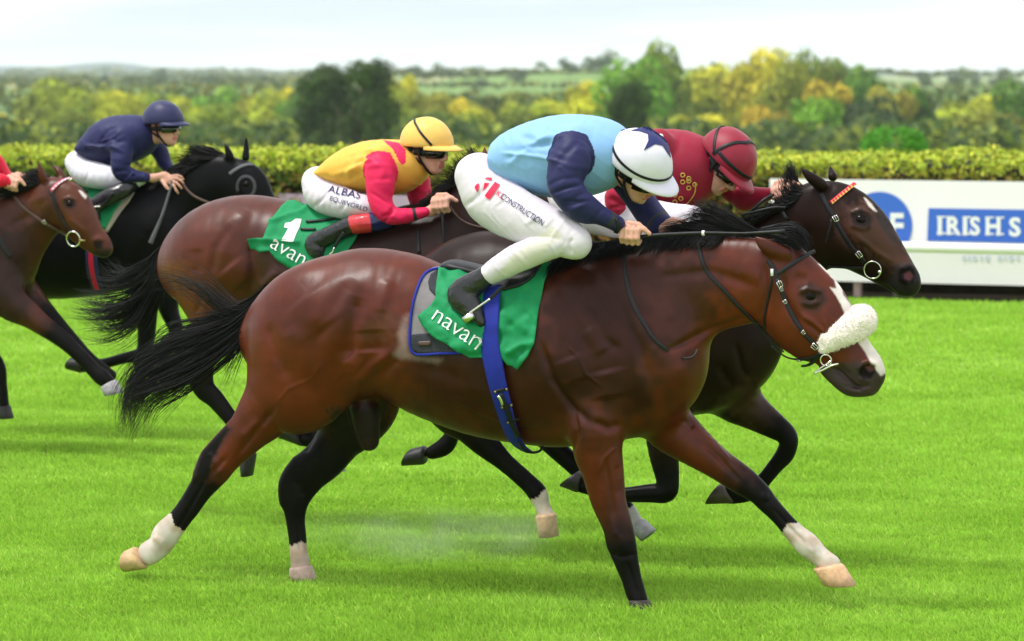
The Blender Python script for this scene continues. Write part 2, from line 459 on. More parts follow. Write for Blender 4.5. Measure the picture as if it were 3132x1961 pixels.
def lettering(name, items, bvh, mat, parent, off=.003, shapes=()):
    """items: (text, x, y, size, angle in degrees down to the right, weight, squeeze, shear) in side-view pixels, plus plain polygons"""
    VV, FF = [], []
    for it in items:
        s, x, y, sz, ang = it[:5]; wt = it[5] if len(it) > 5 else 0; sq = it[6] if len(it) > 6 else 1; sh = it[7] if len(it) > 7 else 0
        V, F = glyphs(s, wt); a = math.radians(ang); u, v = (V[:, 0]+sh*V[:, 1])*sz*sq, V[:, 1]*sz
        q = np.stack([x+u*math.cos(a)+v*math.sin(a), y+u*math.sin(a)-v*math.cos(a)], 1)
        b = len(VV) and sum(len(k) for k in VV); VV.append(q); FF += [tuple(i+b for i in f) for f in F]
    for poly in shapes:
        b = len(VV) and sum(len(k) for k in VV)
        pa = np.asarray(poly, float); pb = np.concatenate([pa[i]+(pa[(i+1) % len(pa)]-pa[i])*np.linspace(0, 1, max(2, int(np.linalg.norm(pa[(i+1) % len(pa)]-pa[i])/4)))[:-1, None] for i in range(len(pa))])
        g = np.array([(x, y) for y in np.arange(pa[:, 1].min(), pa[:, 1].max(), 4.1) for x in np.arange(pa[:, 0].min(), pa[:, 0].max(), 4.1)]); g = g[inpoly(g, pa)]
        if len(g): g = g[seg_dist(g, np.concatenate([pa, pa[:1]]))[0] > 1.5]
        pts = [Vector(p) for p in pb]+[Vector(p) for p in g]; r = delaunay_2d_cdt(pts, [], [list(range(len(pb)))], 1, 1e-4)
        VV.append(np.array([tuple(v) for v in r[0]])); FF += [tuple(i+b for i in f) for f in r[2]]
    q = np.concatenate(VV); P, N = cast(q, bvh, off)
    G = []
    for f in FF:
        nn = np.cross(P[f[1]]-P[f[0]], P[f[2]]-P[f[0]]); G.append(f if nn@N[f[0]] > 0 else f[::-1])
    return obj(name, P, G, mat, parent, smooth=False)

def strands(guides, n, rad, seed=1, jit=.012, wav=.008, seg=14, short=.25, clump=0):
    """hair: each strand runs between two neighbouring guide lines (world points)"""
    rng = np.random.RandomState(seed); G = [resample(g, 1e9) if False else None for g in guides]
    R = []
    for g in guides:
        g = cmr(np.asarray(g, float), 5); ln = np.concatenate([[0], np.cumsum(np.linalg.norm(np.diff(g, axis=0), axis=1))])
        R.append(np.stack([np.interp(np.linspace(0, ln[-1], seg), ln, g[:, j]) for j in range(3)], 1))
    R = np.array(R); m = len(R); Vs = []; t = np.linspace(0, 1, seg)[:, None]
    crng = [rng]
    for i in range(n):
        if clump and i % clump == 0: cs = rng.randint(1 << 30)
        ir = rng
        if clump: rng = np.random.RandomState(cs)
        a = rng.randint(m); b = min(m-1, max(0, a+rng.choice([-1, 1]))); f = rng.rand()
        P = R[a]*(1-f)+R[b]*f; L = 1-short*rng.rand()**1.5
        P = np.stack([np.interp(np.linspace(0, L, seg), np.linspace(0, 1, seg), P[:, j]) for j in range(3)], 1)
        P = P+rng.randn(3)*jit*(0.35+t*.9)+np.sin(t*rng.uniform(3, 9)+rng.rand()*6)*rng.randn(3)*wav*t
        if clump: rng = ir; P = P+rng.randn(3)*.0075*(.25+t)+np.sin(t*rng.uniform(3, 8)+rng.rand()*6)*rng.randn(3)*.004*t; P = np.stack([np.interp(np.linspace(0, 1-.12*rng.rand(), seg), np.linspace(0, 1, seg), P[:, j]) for j in range(3)], 1)
        r = rad*rng.uniform(.6, 1.25)*np.clip(1.15-t[:, 0]**2*1.1, .08, 1)
        T = np.gradient(P, axis=0); T /= np.linalg.norm(T, axis=1)[:, None]+1e-9
        A = np.cross(T, rng.randn(3)); A /= np.linalg.norm(A, axis=1)[:, None]+1e-9; B = np.cross(T, A)
        for k in range(3):
            q = k*2.0944; Vs.append(P+(A*math.cos(q)+B*math.sin(q))*r[:, None])
    Vs = np.array(Vs).reshape(n, 3, seg, 3).transpose(0, 2, 1, 3).reshape(-1, 3)
    i = np.arange(seg-1)[:, None]*3; k = np.arange(3)[None]
    q = np.stack([i+k, i+(k+1) % 3, i+3+(k+1) % 3, i+3+k], -1).reshape(-1, 4)
    F = (q[None]+(np.arange(n)*seg*3)[:, None, None]).reshape(-1, 4)
    return Vs, F

# ---------------------------------------------------------------- horses
WHITE = np.array([.62, .55, .50])
def hoof(fr, spec, mat, parent):
    (ca, cb, sa, sb, wd, dy, col) = spec
    mk = lambda p: fr.loc(fr.pt(*p, dy)); ca, cb, sa, sb = mk(ca), mk(cb), mk(sa), mk(sb)
    n = 22; V = []; C = []; prof = [(-.15, .25), (-.16, .86), (-.05, 1.0), (0, 1.03), (.5, 1.03), (.96, 1.05), (1.0, 1.0)]
    for t, k in prof:
        a, b = ca+(sa-ca)*t, cb+(sb-cb)*t; c = (a+b)/2; w_ = wd*(1+.18*max(t, 0))*k
        for q in np.arange(n)*2*math.pi/n: V.append(fr.wor(c+(a-c)*math.cos(q)*k+np.array([0, math.sin(q)*w_, 0]))); C.append(np.array(col)*(1 if t < .95 else .75)*(1 if t > .3 else 1.08))
    F = [(i*n+j, i*n+(j+1) % n, (i+1)*n+(j+1) % n, (i+1)*n+j) for i in range(len(prof)-1) for j in range(n)]
    V.append(fr.wor((sa+sb)/2-(((sa+sb)-(ca+cb))/2)*.12)); C.append(np.array(col)*.4)
    F += [((len(prof)-1)*n+j, (len(prof)-1)*n+(j+1) % n, len(V)-1) for j in range(n)]
    return obj('hoof', np.array(V), F, mat, parent, cols=np.array(C))

def build_horse(S):
    fr = Frame(S['Y'], S['pxr'], S.get('slope', .34)); h = S['h']
    chains = []
    def add(L, k, dy=0.0, carve=False):
        st = fr.stations([(q[0], q[1], q[2], q[3], q[4], (q[5] if len(q) > 5 else 0)+dy) for q in L]); chains.append((st, k, carve)); return st
    add(S['trunk'], .05); add(S['neck'], .10); add(S['head'], .05)
    limbs = [(l, add(l['st'], l.get('k', .06), l['dy'])) for l in S['limbs']]
    for e in S.get('ears', []): add(e, .018)
    for e in S.get('blobs', []): add(e, .04)
    A = np.concatenate([c[0] for c in chains]); m = np.maximum(A[:, 3], A[:, 4])[:, None]+.06
    fld = Field((A[:, :3]-m).min(0), (A[:, :3]+m).max(0), h)
    for st, k, cv in chains: fld.chain(st, k, 4, cv)
    V, F = fld.mesh(3); del fld
    P = fr.wor(V); Q = proj(P); N = vnormals(V, F); N = N@fr.M
    # muscles, creases and veins: relief on the side they are seen from
    near = np.clip(-(N@fr.n)*1.6, 0, 1)
    dsp = np.zeros(len(V))
    for poly, wd, dep in S.get('relief', []):
        d, t = seg_dist(Q, np.asarray(poly, float)); fade = np.clip(np.minimum(t, 1-t)*5+.25, 0, 1) if len(poly) > 1 else 1
        dsp -= S.get('rel', 1)*dep*np.exp(-(d/wd)**2)*near*fade
    far = np.clip((N@fr.n)*1.6, 0, 1)
    dsp += .0022*fbm(V*np.array([11, 11, 11]), 2, 3)
    P = P+N*dsp[:, None]; V = fr.loc(P)
    # coat colours
    c1, c2, blk = [np.array(c) for c in S['coat']]
    mixv = np.clip(.5+.9*fbm(V*2.6, 3, S.get('seed', 1)), 0, 1)[:, None]
    C = c1*(1-mixv)+c2*mixv
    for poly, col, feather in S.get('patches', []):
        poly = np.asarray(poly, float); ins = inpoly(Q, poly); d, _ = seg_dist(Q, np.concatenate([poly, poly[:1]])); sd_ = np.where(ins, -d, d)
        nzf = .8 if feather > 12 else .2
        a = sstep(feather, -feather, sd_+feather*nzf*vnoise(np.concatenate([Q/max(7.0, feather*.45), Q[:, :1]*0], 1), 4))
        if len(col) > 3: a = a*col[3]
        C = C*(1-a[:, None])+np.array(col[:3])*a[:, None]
    for l, st in limbs:
        rs = cmr(st, 4); d, t = seg_dist(V, rs[:, :3]); rr = np.interp(t, np.linspace(0, 1, len(rs)), np.maximum(rs[:, 3], rs[:, 4]))
        inr = (d < rr*1.45+.01); jit = .05*fbm(V*26, 2, 8)
        if 'black' in l:
            a = sstep(l['black'][0], l['black'][1], t+jit)*inr; C = C*(1-a[:, None])+blk*a[:, None]
        if 'sock' in l:
            a = (t+jit*.5 > l['sock'])*inr*1.0; sn = np.clip(.35+1.1*fbm(V*22, 3, 12), 0, 1)[:, None]; sc = np.array(l.get('sockcol', WHITE)); C = C*(1-a[:, None])+(sc*(1-sn)+sc*np.array([.80, .66, .52])*sn)*a[:, None]
    base = fr.pt(S['pxr'], 900, 0); base = np.array([base[0], base[1], 0.0])
    root = empty('horse', base, S['label'], 'horse', 'racehorses galloping on the turf')
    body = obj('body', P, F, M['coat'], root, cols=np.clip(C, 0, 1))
    bv = bvh_of(P, F)
    for l, st in limbs:
        if 'hoof' in l:
            hq = l['hoof']; hoof(fr, (*hq[:4], hq[4], l['dy']+(l['st'][-1][5] if len(l['st'][-1]) > 5 else 0), hq[5]), M['hoof'], root)
    if 'eye' in S:
        ex, ey, er = S['eye']; p, nn = cast([(ex, ey)], bv, 0)
        mb = bmesh.new(); bmesh.ops.create_uvsphere(mb, u_segments=16, v_segments=10, radius=er)
        v = np.array([q.co[:] for q in mb.verts])*[1.25, .8, 1]; f = [tuple(x.index for x in q.verts) for q in mb.faces]; mb.free()
        obj('eye', v@fr.M+p[0]-nn[0]*er*.52, f, M['eye'], root)
    return dict(root=root, fr=fr, bv=bv, P=P, F=F, S=S)

def guide(fr, pts):
    """side-view points with a sideways offset: (x, y, dy)"""
    return np.array([fr.pt(p[0], p[1], p[2] if len(p) > 2 else 0.0) for p in pts])
def tail(Hs, guides, n, rad=.0022, seed=3, **kw):
    V, F = strands([guide(Hs['fr'], g) for g in guides], n, rad, seed, **kw); return obj('tail', V, F, M['hair'], Hs['root'])
def mane(Hs, pts, n, length, seed=4, rad=.002, off=.008, name='mane', spread=.3, lift=0):
    """hair rooted along the crest line pts (x,y), each lock falling by the vector length (dx,dy) on the near side"""
    rng = np.random.RandomState(seed); pts = np.asarray(pts, float); VV = []; FF = []; nb = 0; loc = []
    cr = resample(pts, 4)
    G = []
    for i in np.linspace(0, len(cr)-1, max(6, len(cr)//3)).astype(int):
        x, y = cr[i]; L = length(i/len(cr)) if callable(length) else length
        q = [(x+L[0]*t, y+L[1]*(t if not lift else t*t)-lift*4*t*(1-t)) for t in (0, .25, .5, .75, 1)]
        P, N = cast(q, Hs['bv'], off); G.append(P)
    V, F = strands(G, n, rad, seed, jit=.008, wav=.006, seg=9, short=.45); return obj(name, V, F, M['hair'], Hs['root'])
# ---------------------------------------------------------------- the five horses (side-view stations: edge a, edge b, half width, depth)
BAY = ((.118, .0178, .0040), (.054, .0078, .0023), (.006, .005, .005))
DBAY = ((.018, .0065, .004), (.010, .0042, .0033), (.004, .0035, .0035))
MBAY = ((.105, .0205, .0078), (.046, .0095, .0048), (.006, .005, .005))
BLK = ((.006, .0055, .0065), (.004, .0035, .0045), (.004, .0035, .004))
LBAY = ((.075, .015, .0055), (.032, .0075, .004), (.006, .005, .005))
def zp(reg, sc, pts): return [(reg[0]+x/sc, reg[1]+y/sc) for x, y in pts]

H1 = build_horse(dict(
    label='bright bay horse in front with a white sheepskin noseband and white blaze', Y=0.0, pxr=1400, h=.0066, coat=BAY, seed=1, rel=1.4,
    trunk=[(807, 925, 880, 1150, .12), (865, 857, 950, 1165, .20), (960, 797, 1050, 1190, .26), (1050, 770, 1110, 1200, .285), (1113, 760, 1160, 1212, .29),
           (1216, 774, 1240, 1222, .27), (1339, 818, 1340, 1282, .275), (1480, 828, 1480, 1335, .295), (1600, 805, 1600, 1358, .295),
           (1690, 790, 1720, 1368, .275), (1790, 810, 1850, 1355, .25), (1890, 860, 1970, 1325, .22), (1975, 950, 2040, 1255, .185), (2020, 1030, 2060, 1200, .15)],
    neck=[(1700, 800, 1950, 1270, .17), (1800, 785, 2040, 1170, .15), (1950, 755, 2120, 1065, .115), (2110, 732, 2210, 1012, .095), (2260, 728, 2300, 988, .085), (2350, 738, 2375, 950, .08)],
    head=[(2440, 752, 2352, 900, .075), (2498, 797, 2352, 1005, .088), (2553, 862, 2400, 1075, .092), (2588, 928, 2452, 1092, .075), (2622, 985, 2505, 1112, .06),
          (2650, 1030, 2540, 1140, .052), (2684, 1076, 2575, 1166, .052), (2697, 1106, 2600, 1178, .048)],
    ears=[[(2408, 752, 2395, 800, .032, -.06), (2375, 742, 2362, 788, .024, -.075), (2340, 728, 2333, 768, .015, -.08), (2312, 722, 2310, 730, .005, -.08)],
          [(2440, 752, 2425, 790, .032, .06), (2400, 732, 2390, 775, .024, .075), (2365, 718, 2360, 750, .015, .08), (2340, 712, 2338, 718, .005, .08)]],
    blobs=[[(2530, 1120, 2520, 1150, .03), (2585, 1160, 2572, 1200, .034), (2622, 1180, 2606, 1212, .032), (2668, 1176, 2654, 1204, .034)], [(700, 1300, 716, 1316, .018, -.12), (662, 1332, 682, 1350, .02, -.12), (630, 1364, 652, 1384, .024, -.12), (612, 1392, 642, 1406, .026, -.12), (598, 1440, 628, 1452, .026, -.12)], [(900, 1405, 915, 1425, .02, .14), (868, 1448, 890, 1466, .024, .14), (856, 1482, 884, 1490, .026, .14), (860, 1530, 884, 1536, .026, .14)], [(1070, 1265, 1160, 1250, .06, .02), (1080, 1318, 1164, 1302, .05, .02), (1096, 1352, 1160, 1342, .042, .02)],
           [(2030, 1090, 2110, 1090, .07, -.08), (2040, 1140, 2118, 1140, .08, -.08), (2030, 1190, 2106, 1200, .06, -.06)]],
    limbs=[
        dict(dy=-.12, k=.09, black=(.55, .70), sock=.842, st=[(790, 985, 1120, 1000, .13, .02), (762, 1070, 1128, 1110, .13), (748, 1140, 1075, 1185, .115), (745, 1195, 960, 1228, .09), (718, 1262, 880, 1285, .07),
             (694, 1312, 825, 1325, .058), (668, 1352, 783, 1364, .048), (640, 1384, 735, 1418, .044), (608, 1424, 706, 1450, .041), (574, 1494, 650, 1505, .034), (540, 1548, 610, 1560, .03),
             (512, 1580, 578, 1606, .031), (470, 1618, 549, 1650, .037), (455, 1652, 520, 1688, .034), (428, 1668, 486, 1716, .032)],
             hoof=((409, 1674), (444, 1740), (383, 1686), (384, 1748), .058, (.55, .36, .18))),
        dict(dy=.14, k=.07, black=(.06, .40), sock=.90, sockcol=(.5, .38, .33), st=[(955, 1140, 1228, 1165, .12), (956, 1215, 1230, 1212, .115), (964, 1275, 1182, 1275, .10), (968, 1318, 1118, 1350, .08), (935, 1371, 1056, 1428, .068), (888, 1422, 1006, 1464, .055),  # black starts high here, painting the inner thigh's shade into the coat
             (859, 1476, 966, 1508, .047), (863, 1530, 941, 1552, .04), (873, 1590, 934, 1594, .032), (881, 1645, 938, 1642, .032), (886, 1690, 942, 1690, .036), (888, 1728, 950, 1730, .033)],
             hoof=((888, 1740), (953, 1736), (889, 1768), (972, 1788), .056, (.42, .30, .24))),
        dict(dy=-.15, k=.07, black=(.42, .74), st=[(1745, 1240, 1925, 1230, .10, .03), (1738, 1310, 1908, 1300, .10), (1752, 1385, 1905, 1378, .085), (1778, 1440, 1910, 1442, .07), (1806, 1530, 1917, 1532, .056), (1842, 1615, 1936, 1604, .047),
             (1853, 1665, 1947, 1655, .046), (1874, 1710, 1953, 1706, .038), (1898, 1762, 1962, 1765, .030), (1912, 1808, 1974, 1810, .033), (1924, 1835, 1982, 1835, .036)],
             hoof=((1926, 1838), (1984, 1838), (1930, 1868), (1996, 1868), .055, (.03, .025, .022))),
        dict(dy=.11, k=.06, black=(.26, .56), sock=.765, st=[(2060, 1190, 1960, 1320, .10, -.04), (2095, 1238, 1998, 1365, .09), (2153, 1307, 2072, 1408, .078), (2226, 1380, 2160, 1452, .062), (2290, 1428, 2236, 1500, .05), (2340, 1475, 2290, 1530, .046),
             (2374, 1522, 2325, 1560, .042), (2415, 1570, 2370, 1602, .032), (2457, 1612, 2405, 1648, .031), (2502, 1648, 2438, 1688, .038), (2537, 1692, 2478, 1712, .034), (2572, 1724, 2502, 1735, .036)],
             hoof=((2580, 1730), (2492, 1745), (2618, 1791), (2522, 1790), .06, (.60, .36, .20)))],
    eye=(2478, 906, .024),
    relief=[([(1835, 830), (1905, 960), (1965, 1080), (1990, 1190)], 20, .010), ([(1774, 925), (1822, 985), (1850, 1040), (1900, 1075)], 15, .006), ([(1815, 890), (1860, 955), (1935, 1030)], 13, .004), ([(1800, 1000), (1850, 1080)], 30, -.006),
            ([(1700, 850), (1745, 960), (1800, 1090)], 18, .005), ([(1655, 1050), (1690, 1160), (1745, 1240), (1805, 1295)], 12, .011), ([(1745, 1235), (1765, 1320), (1745, 1390)], 10, .010),
            ([(1815, 1290), (1860, 1310), (1900, 1300)], 12, .010), ([(1850, 1130), (1870, 1220)], 45, -.014), ([(1740, 1090), (1770, 1170)], 40, -.010),
            ([(815, 985), (845, 1080), (885, 1165)], 16, .006), ([(1095, 905), (1072, 1010), (1058, 1110)], 26, .020), ([(1130, 1010), (1135, 1080)], 40, .012),
            ([(1192, 1081), (1130, 1130), (1075, 1172)], 17, -.010), ([(1215, 1095), (1160, 1150)], 18, .008), ([(1060, 1095), (1100, 1130)], 30, -.009), ([(1190, 855), (1160, 960)], 20, -.007),
            ([(930, 900), (1010, 1000)], 60, -.010), ([(840, 1250), (790, 1310), (735, 1385)], 10, .009), ([(800, 1290), (740, 1340)], 16, -.006),
            ([(1080, 850), (1010, 950), (960, 1060)], 22, .006),
            ([(2300, 965), (2160, 1015), (2040, 1075)], 12, .010), ([(1990, 850), (2170, 830), (2310, 875)], 16, .006), ([(2330, 800), (2345, 900), (2330, 980)], 12, .010),
            ([(2260, 820), (2330, 850)], 30, -.006), ([(2452, 960), (2510, 1010), (2560, 1045)], 8, -.006), ([(2470, 985), (2540, 1045)], 9, .006), ([(2395, 830), (2405, 920), (2450, 1000)], 12, .007),
            ([(2444, 895), (2470, 884), (2510, 892)], 7, -.008), ([(2450, 925), (2480, 932), (2508, 922)], 7, -.005), ([(2479, 908)], 14, .004), ([(2430, 850), (2470, 850)], 16, .006),
            ([(2653, 1136)], 21, .040), ([(2624, 1134), (2636, 1112), (2660, 1104), (2682, 1120)], 8, -.010), ([(2630, 1160), (2660, 1164)], 8, -.007), ([(2548, 1124), (2590, 1162), (2632, 1194)], 6, .013), ([(2585, 1180), (2620, 1186), (2660, 1180)], 5, .008), ([(2560, 1120), (2600, 1150)], 10, .006),
            ([(1850, 1400), (1868, 1500), (1880, 1600)], 9, .007), ([(1890, 1420), (1893, 1520)], 9, .005), ([(2130, 1330), (2200, 1400), (2260, 1470)], 9, .008), ([(2160, 1345), (2240, 1415)], 8, -.004),
            ([(2095, 1285), (2120, 1310)], 10, .008), ([(905, 1470), (925, 1520)], 10, .006), ([(650, 1420), (675, 1450)], 12, -.005), ([(930, 1385), (960, 1330)], 9, .006),
            ([(628, 1470), (585, 1545), (540, 1625)], 6, .006), ([(600, 1455), (560, 1530)], 8, -.003), ([(905, 1560), (915, 1640), (918, 1690)], 6, .006), ([(1915, 1715), (1935, 1770), (1948, 1820)], 6, .006), ([(2365, 1555), (2415, 1615), (2460, 1660)], 6, .006), ([(1880, 1620), (1900, 1650), (1905, 1690)], 12, -.006), ([(1865, 1690), (1900, 1705), (1945, 1695)], 6, .005), ([(2330, 1510), (2352, 1530)], 12, -.006), ([(2365, 1495), (2340, 1545)], 6, .004), ([(640, 1385), (660, 1420)], 8, -.006), ([(690, 1400), (650, 1450)], 8, .006), ([(470, 1640), (500, 1665)], 10, -.004), ([(2470, 1672), (2490, 1690)], 9, -.004),
            ([(1645, 1300), (1560, 1296), (1470, 1262), (1400, 1220), (1350, 1225)], 5, -.0028), ([(1840, 1180), (1790, 1140), (1770, 1090), (1735, 1060)], 5, -.0026), ([(2555, 1062), (2530, 1010), (2515, 970)], 4.5, -.003), ([(2585, 1050), (2560, 1010)], 4.5, -.003), ([(840, 1240), (880, 1190), (950, 1160), (990, 1110)], 5, -.0018), ([(1835, 1440), (1850, 1400), (1880, 1370)], 5, -.004), ([(2150, 1330), (2190, 1350), (2230, 1410)], 5, -.004), ([(1000, 1190), (1045, 1140), (1090, 1130)], 5, -.0015),
            ([(1260, 930), (1330, 1050), (1350, 1150)], 40, .006), ([(1420, 1080), (1430, 1200)], 18, -.004), ([(1500, 1100), (1520, 1230)], 18, -.004), ([(1570, 1120), (1590, 1240)], 18, -.004), ([(880, 1000), (930, 1100), (960, 1160)], 30, -.006), ([(1130, 800), (1000, 830), (900, 900)], 30, .004), ([(1420, 1180), (1560, 1240)], 30, -.006), ([(1300, 1130), (1420, 1160)], 25, .004)],
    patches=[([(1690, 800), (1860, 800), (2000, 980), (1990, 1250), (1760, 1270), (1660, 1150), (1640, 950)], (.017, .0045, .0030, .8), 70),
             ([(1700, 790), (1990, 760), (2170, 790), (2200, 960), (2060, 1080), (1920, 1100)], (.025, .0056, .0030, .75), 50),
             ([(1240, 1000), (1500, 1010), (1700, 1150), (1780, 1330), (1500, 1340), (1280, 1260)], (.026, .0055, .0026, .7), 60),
             ([(1000, 1255), (1190, 1230), (1190, 1400), (1040, 1400)], (.014, .010, .010, .9), 20),
             ([(600, 1470), (610, 1385), (640, 1350), (690, 1300), (706, 1312), (672, 1370), (650, 1420), (640, 1470)], (.006, .005, .005), 10),
             ([(2575, 1110), (2620, 1105), (2700, 1130), (2720, 1170), (2660, 1230), (2560, 1230), (2500, 1130)], (.035, .026, .026, .9), 14),
             ([(2440, 880), (2475, 862), (2520, 885), (2530, 920), (2500, 955), (2455, 945)], (.022, .010, .007, .9), 12),
             (zp((2250, 680), 2.7, [(680, 340), (715, 345), (770, 395), (820, 460), (870, 520), (890, 600), (960, 690), (1000, 760), (950, 800), (905, 760), (870, 680), (830, 610), (780, 540), (830, 545), (815, 480), (760, 420)]), (.72, .66, .62), 3),
             (zp((2250, 680), 2.7, [(990, 965), (1090, 930), (1170, 1040), (1270, 1150), (1270, 1230), (1200, 1270), (1160, 1220), (1110, 1160), (1075, 1080), (1040, 1030)]), (.70, .60, .57), 3),
             ([(2626, 1142), (2632, 1120), (2656, 1110), (2676, 1118), (2678, 1138), (2664, 1158), (2640, 1160)], (.008, .004, .005), 4),
             ([(2646, 1122), (2666, 1116), (2674, 1130), (2660, 1138)], (.085, .016, .022), 4),
             (zp((700, 720), 2.52, [(1345, 640), (1385, 600), (1378, 760), (1388, 900), (1440, 935), (1640, 955), (1600, 985), (1420, 950), (1310, 955), (1265, 925), (1310, 850), (1300, 760)]), (.34, .25, .23, .5), 12),
             (zp((700, 720), 2.52, [(1050, 700), (1250, 560), (1330, 640), (1250, 800), (1040, 780)]), (.12, .045, .027, .45), 30)]))

H2 = build_horse(dict(
    label='dark brown horse with red and gold browband beside the front horse', Y=1.0, pxr=1750, h=.0085, coat=DBAY, seed=2,
    trunk=[(1200, 960, 1260, 1170, .12), (1290, 835, 1340, 1175, .20), (1400, 748, 1430, 1180, .26), (1490, 706, 1510, 1190, .275), (1600, 712, 1610, 1215, .265), (1720, 725, 1725, 1240, .28),
           (1850, 745, 1850, 1258, .28), (1960, 750, 1985, 1268, .26), (2070, 800, 2110, 1262, .24), (2165, 880, 2220, 1240, .20), (2240, 980, 2290, 1180, .16)],
    neck=[(1950, 790, 2190, 1220, .17), (2080, 755, 2320, 1130, .14), (2220, 695, 2400, 985, .105), (2340, 632, 2470, 880, .09), (2440, 583, 2520, 805, .08)],
    head=[(2512, 552, 2505, 745, .078), (2588, 562, 2530, 808, .088), (2652, 614, 2590, 824, .09), (2692, 672, 2640, 846, .072), (2730, 724, 2675, 864, .058), (2770, 775, 2705, 880, .05),
          (2800, 818, 2730, 892, .05), (2806, 842, 2752, 896, .044)],
    ears=[[(2526, 552, 2505, 582, .026, -.06), (2494, 532, 2482, 566, .022, -.085), (2468, 518, 2463, 540, .013, -.09), (2452, 514, 2451, 519, .004, -.09)],
          [(2532, 538, 2562, 544, .026, .06), (2532, 524, 2552, 526, .016, .08), (2537, 508, 2540, 508, .004, .09)]],
    blobs=[[(2215, 1060, 2350, 1060, .08, -.05), (2225, 1130, 2330, 1140, .08, -.05)]],
    limbs=[
        dict(dy=-.13, k=.06, black=(.2, .4), st=[(1960, 1240, 2120, 1255, .09), (1983, 1370, 2080, 1390, .06), (2005, 1455, 2078, 1465, .046), (2012, 1484, 2064, 1524, .046), (1985, 1480, 1998, 1537, .036), (1915, 1490, 1915, 1536, .03), (1850, 1488, 1850, 1528, .03), (1805, 1470, 1798, 1514, .036), (1784, 1450, 1776, 1508, .034)],
             hoof=((1782, 1447), (1764, 1505), (1770, 1441), (1714, 1485), .056, (.02, .018, .016))),
        dict(dy=.10, k=.06, black=(.25, .45), st=[(2270, 1130, 2150, 1240, .1), (2310, 1175, 2180, 1256, .09), (2347, 1224, 2255, 1292, .065), (2400, 1278, 2330, 1322, .05), (2434, 1318, 2375, 1342, .047), (2441, 1356, 2383, 1360, .045), (2428, 1394, 2370, 1390, .04), (2393, 1432, 2346, 1423, .033), (2352, 1484, 2310, 1464, .03), (2325, 1514, 2278, 1482, .034), (2288, 1532, 2250, 1482, .036), (2248, 1538, 2216, 1484, .034)],
             hoof=((2240, 1539), (2214, 1480), (2160, 1541), (2200, 1482), .056, (.05, .035, .025))),
        dict(dy=-.13, k=.07, black=(.3, .5), sock=.88, st=[(1230, 1080, 1500, 1130, .11), (1290, 1200, 1505, 1240, .09), (1370, 1280, 1500, 1300, .065), (1408, 1332, 1503, 1325, .05), (1450, 1370, 1532, 1358, .042), (1520, 1427, 1576, 1408, .032), (1583, 1482, 1638, 1464, .032), (1614, 1520, 1672, 1497, .038), (1636, 1555, 1684, 1545, .034), (1643, 1580, 1696, 1574, .036)],
             hoof=((1640, 1584), (1700, 1578), (1652, 1642), (1706, 1640), .056, (.45, .30, .16))),
        dict(dy=.13, k=.07, black=(.3, .5), sock=.93, sockcol=(.4, .38, .38), st=[(1400, 1130, 1600, 1150, .1), (1560, 1270, 1670, 1270, .07), (1650, 1365, 1715, 1340, .045), (1735, 1443, 1785, 1408, .033), (1830, 1530, 1880, 1490, .032), (1890, 1578, 1935, 1540, .036), (1925, 1618, 1965, 1588, .034)],
             hoof=((1932, 1625), (1972, 1590), (1965, 1655), (2004, 1622), .05, (.32, .31, .32)))],
    eye=(2631, 671, .024),
    relief=[([(2470, 700), (2480, 790)], 12, .010), ([(2600, 655), (2630, 642), (2665, 655)], 6, -.008), ([(2605, 690), (2640, 700), (2665, 690)], 6, -.006), ([(2632, 673)], 14, .008), ([(2620, 720), (2680, 775), (2730, 800)], 8, -.006), ([(2640, 750), (2700, 800)], 9, .006),
            ([(2772, 842)], 24, .042), ([(2752, 828), (2776, 812), (2804, 826)], 10, -.010), ([(2752, 850), (2778, 868), (2800, 858)], 9, -.007), ([(2700, 868), (2745, 905)], 5, .009), ([(2560, 620), (2570, 700), (2610, 770)], 12, .007), ([(2300, 840), (2400, 800)], 14, .006),
            ([(2310, 1180), (2270, 1130), (2250, 1050)], 12, .010), ([(2230, 1190), (2330, 1240)], 12, -.006), ([(2200, 1120), (2230, 1180)], 14, .010)],
    patches=[([(2590, 640), (2640, 610), (2720, 700), (2790, 790), (2810, 850), (2720, 820), (2620, 740), (2570, 690)], (.070, .024, .012, .85), 18),
             ([(2540, 620), (2580, 600), (2600, 760), (2560, 740)], (.045, .016, .010, .7), 14),
             ([(2600, 650), (2635, 640), (2670, 665), (2660, 700), (2610, 695)], (.012, .008, .008, .9), 10),
             ([(2690, 640), (2720, 690), (2755, 745), (2725, 740), (2690, 690), (2670, 640)], (.028, .022, .022, .8), 8),
             ([(2740, 812), (2790, 800), (2830, 840), (2815, 900), (2760, 925), (2690, 900), (2660, 868), (2720, 860)], (.018, .015, .016, .9), 12),
             ([(2746, 840), (2758, 820), (2784, 816), (2800, 838), (2794, 862), (2768, 872), (2750, 862)], (.006, .003, .004), 4), ([(2764, 838), (2782, 830), (2794, 846), (2780, 858), (2768, 852)], (.075, .012, .016), 4),
             (zp((2300, 460), 3.023, [(1035, 435), (1060, 450), (1110, 500), (1160, 570), (1130, 560), (1080, 520)]), (.66, .58, .52), 2.5),
             ([(2230, 1180), (2330, 1170), (2420, 1290), (2330, 1320), (2200, 1250)], (.060, .026, .015, .6), 30)]))

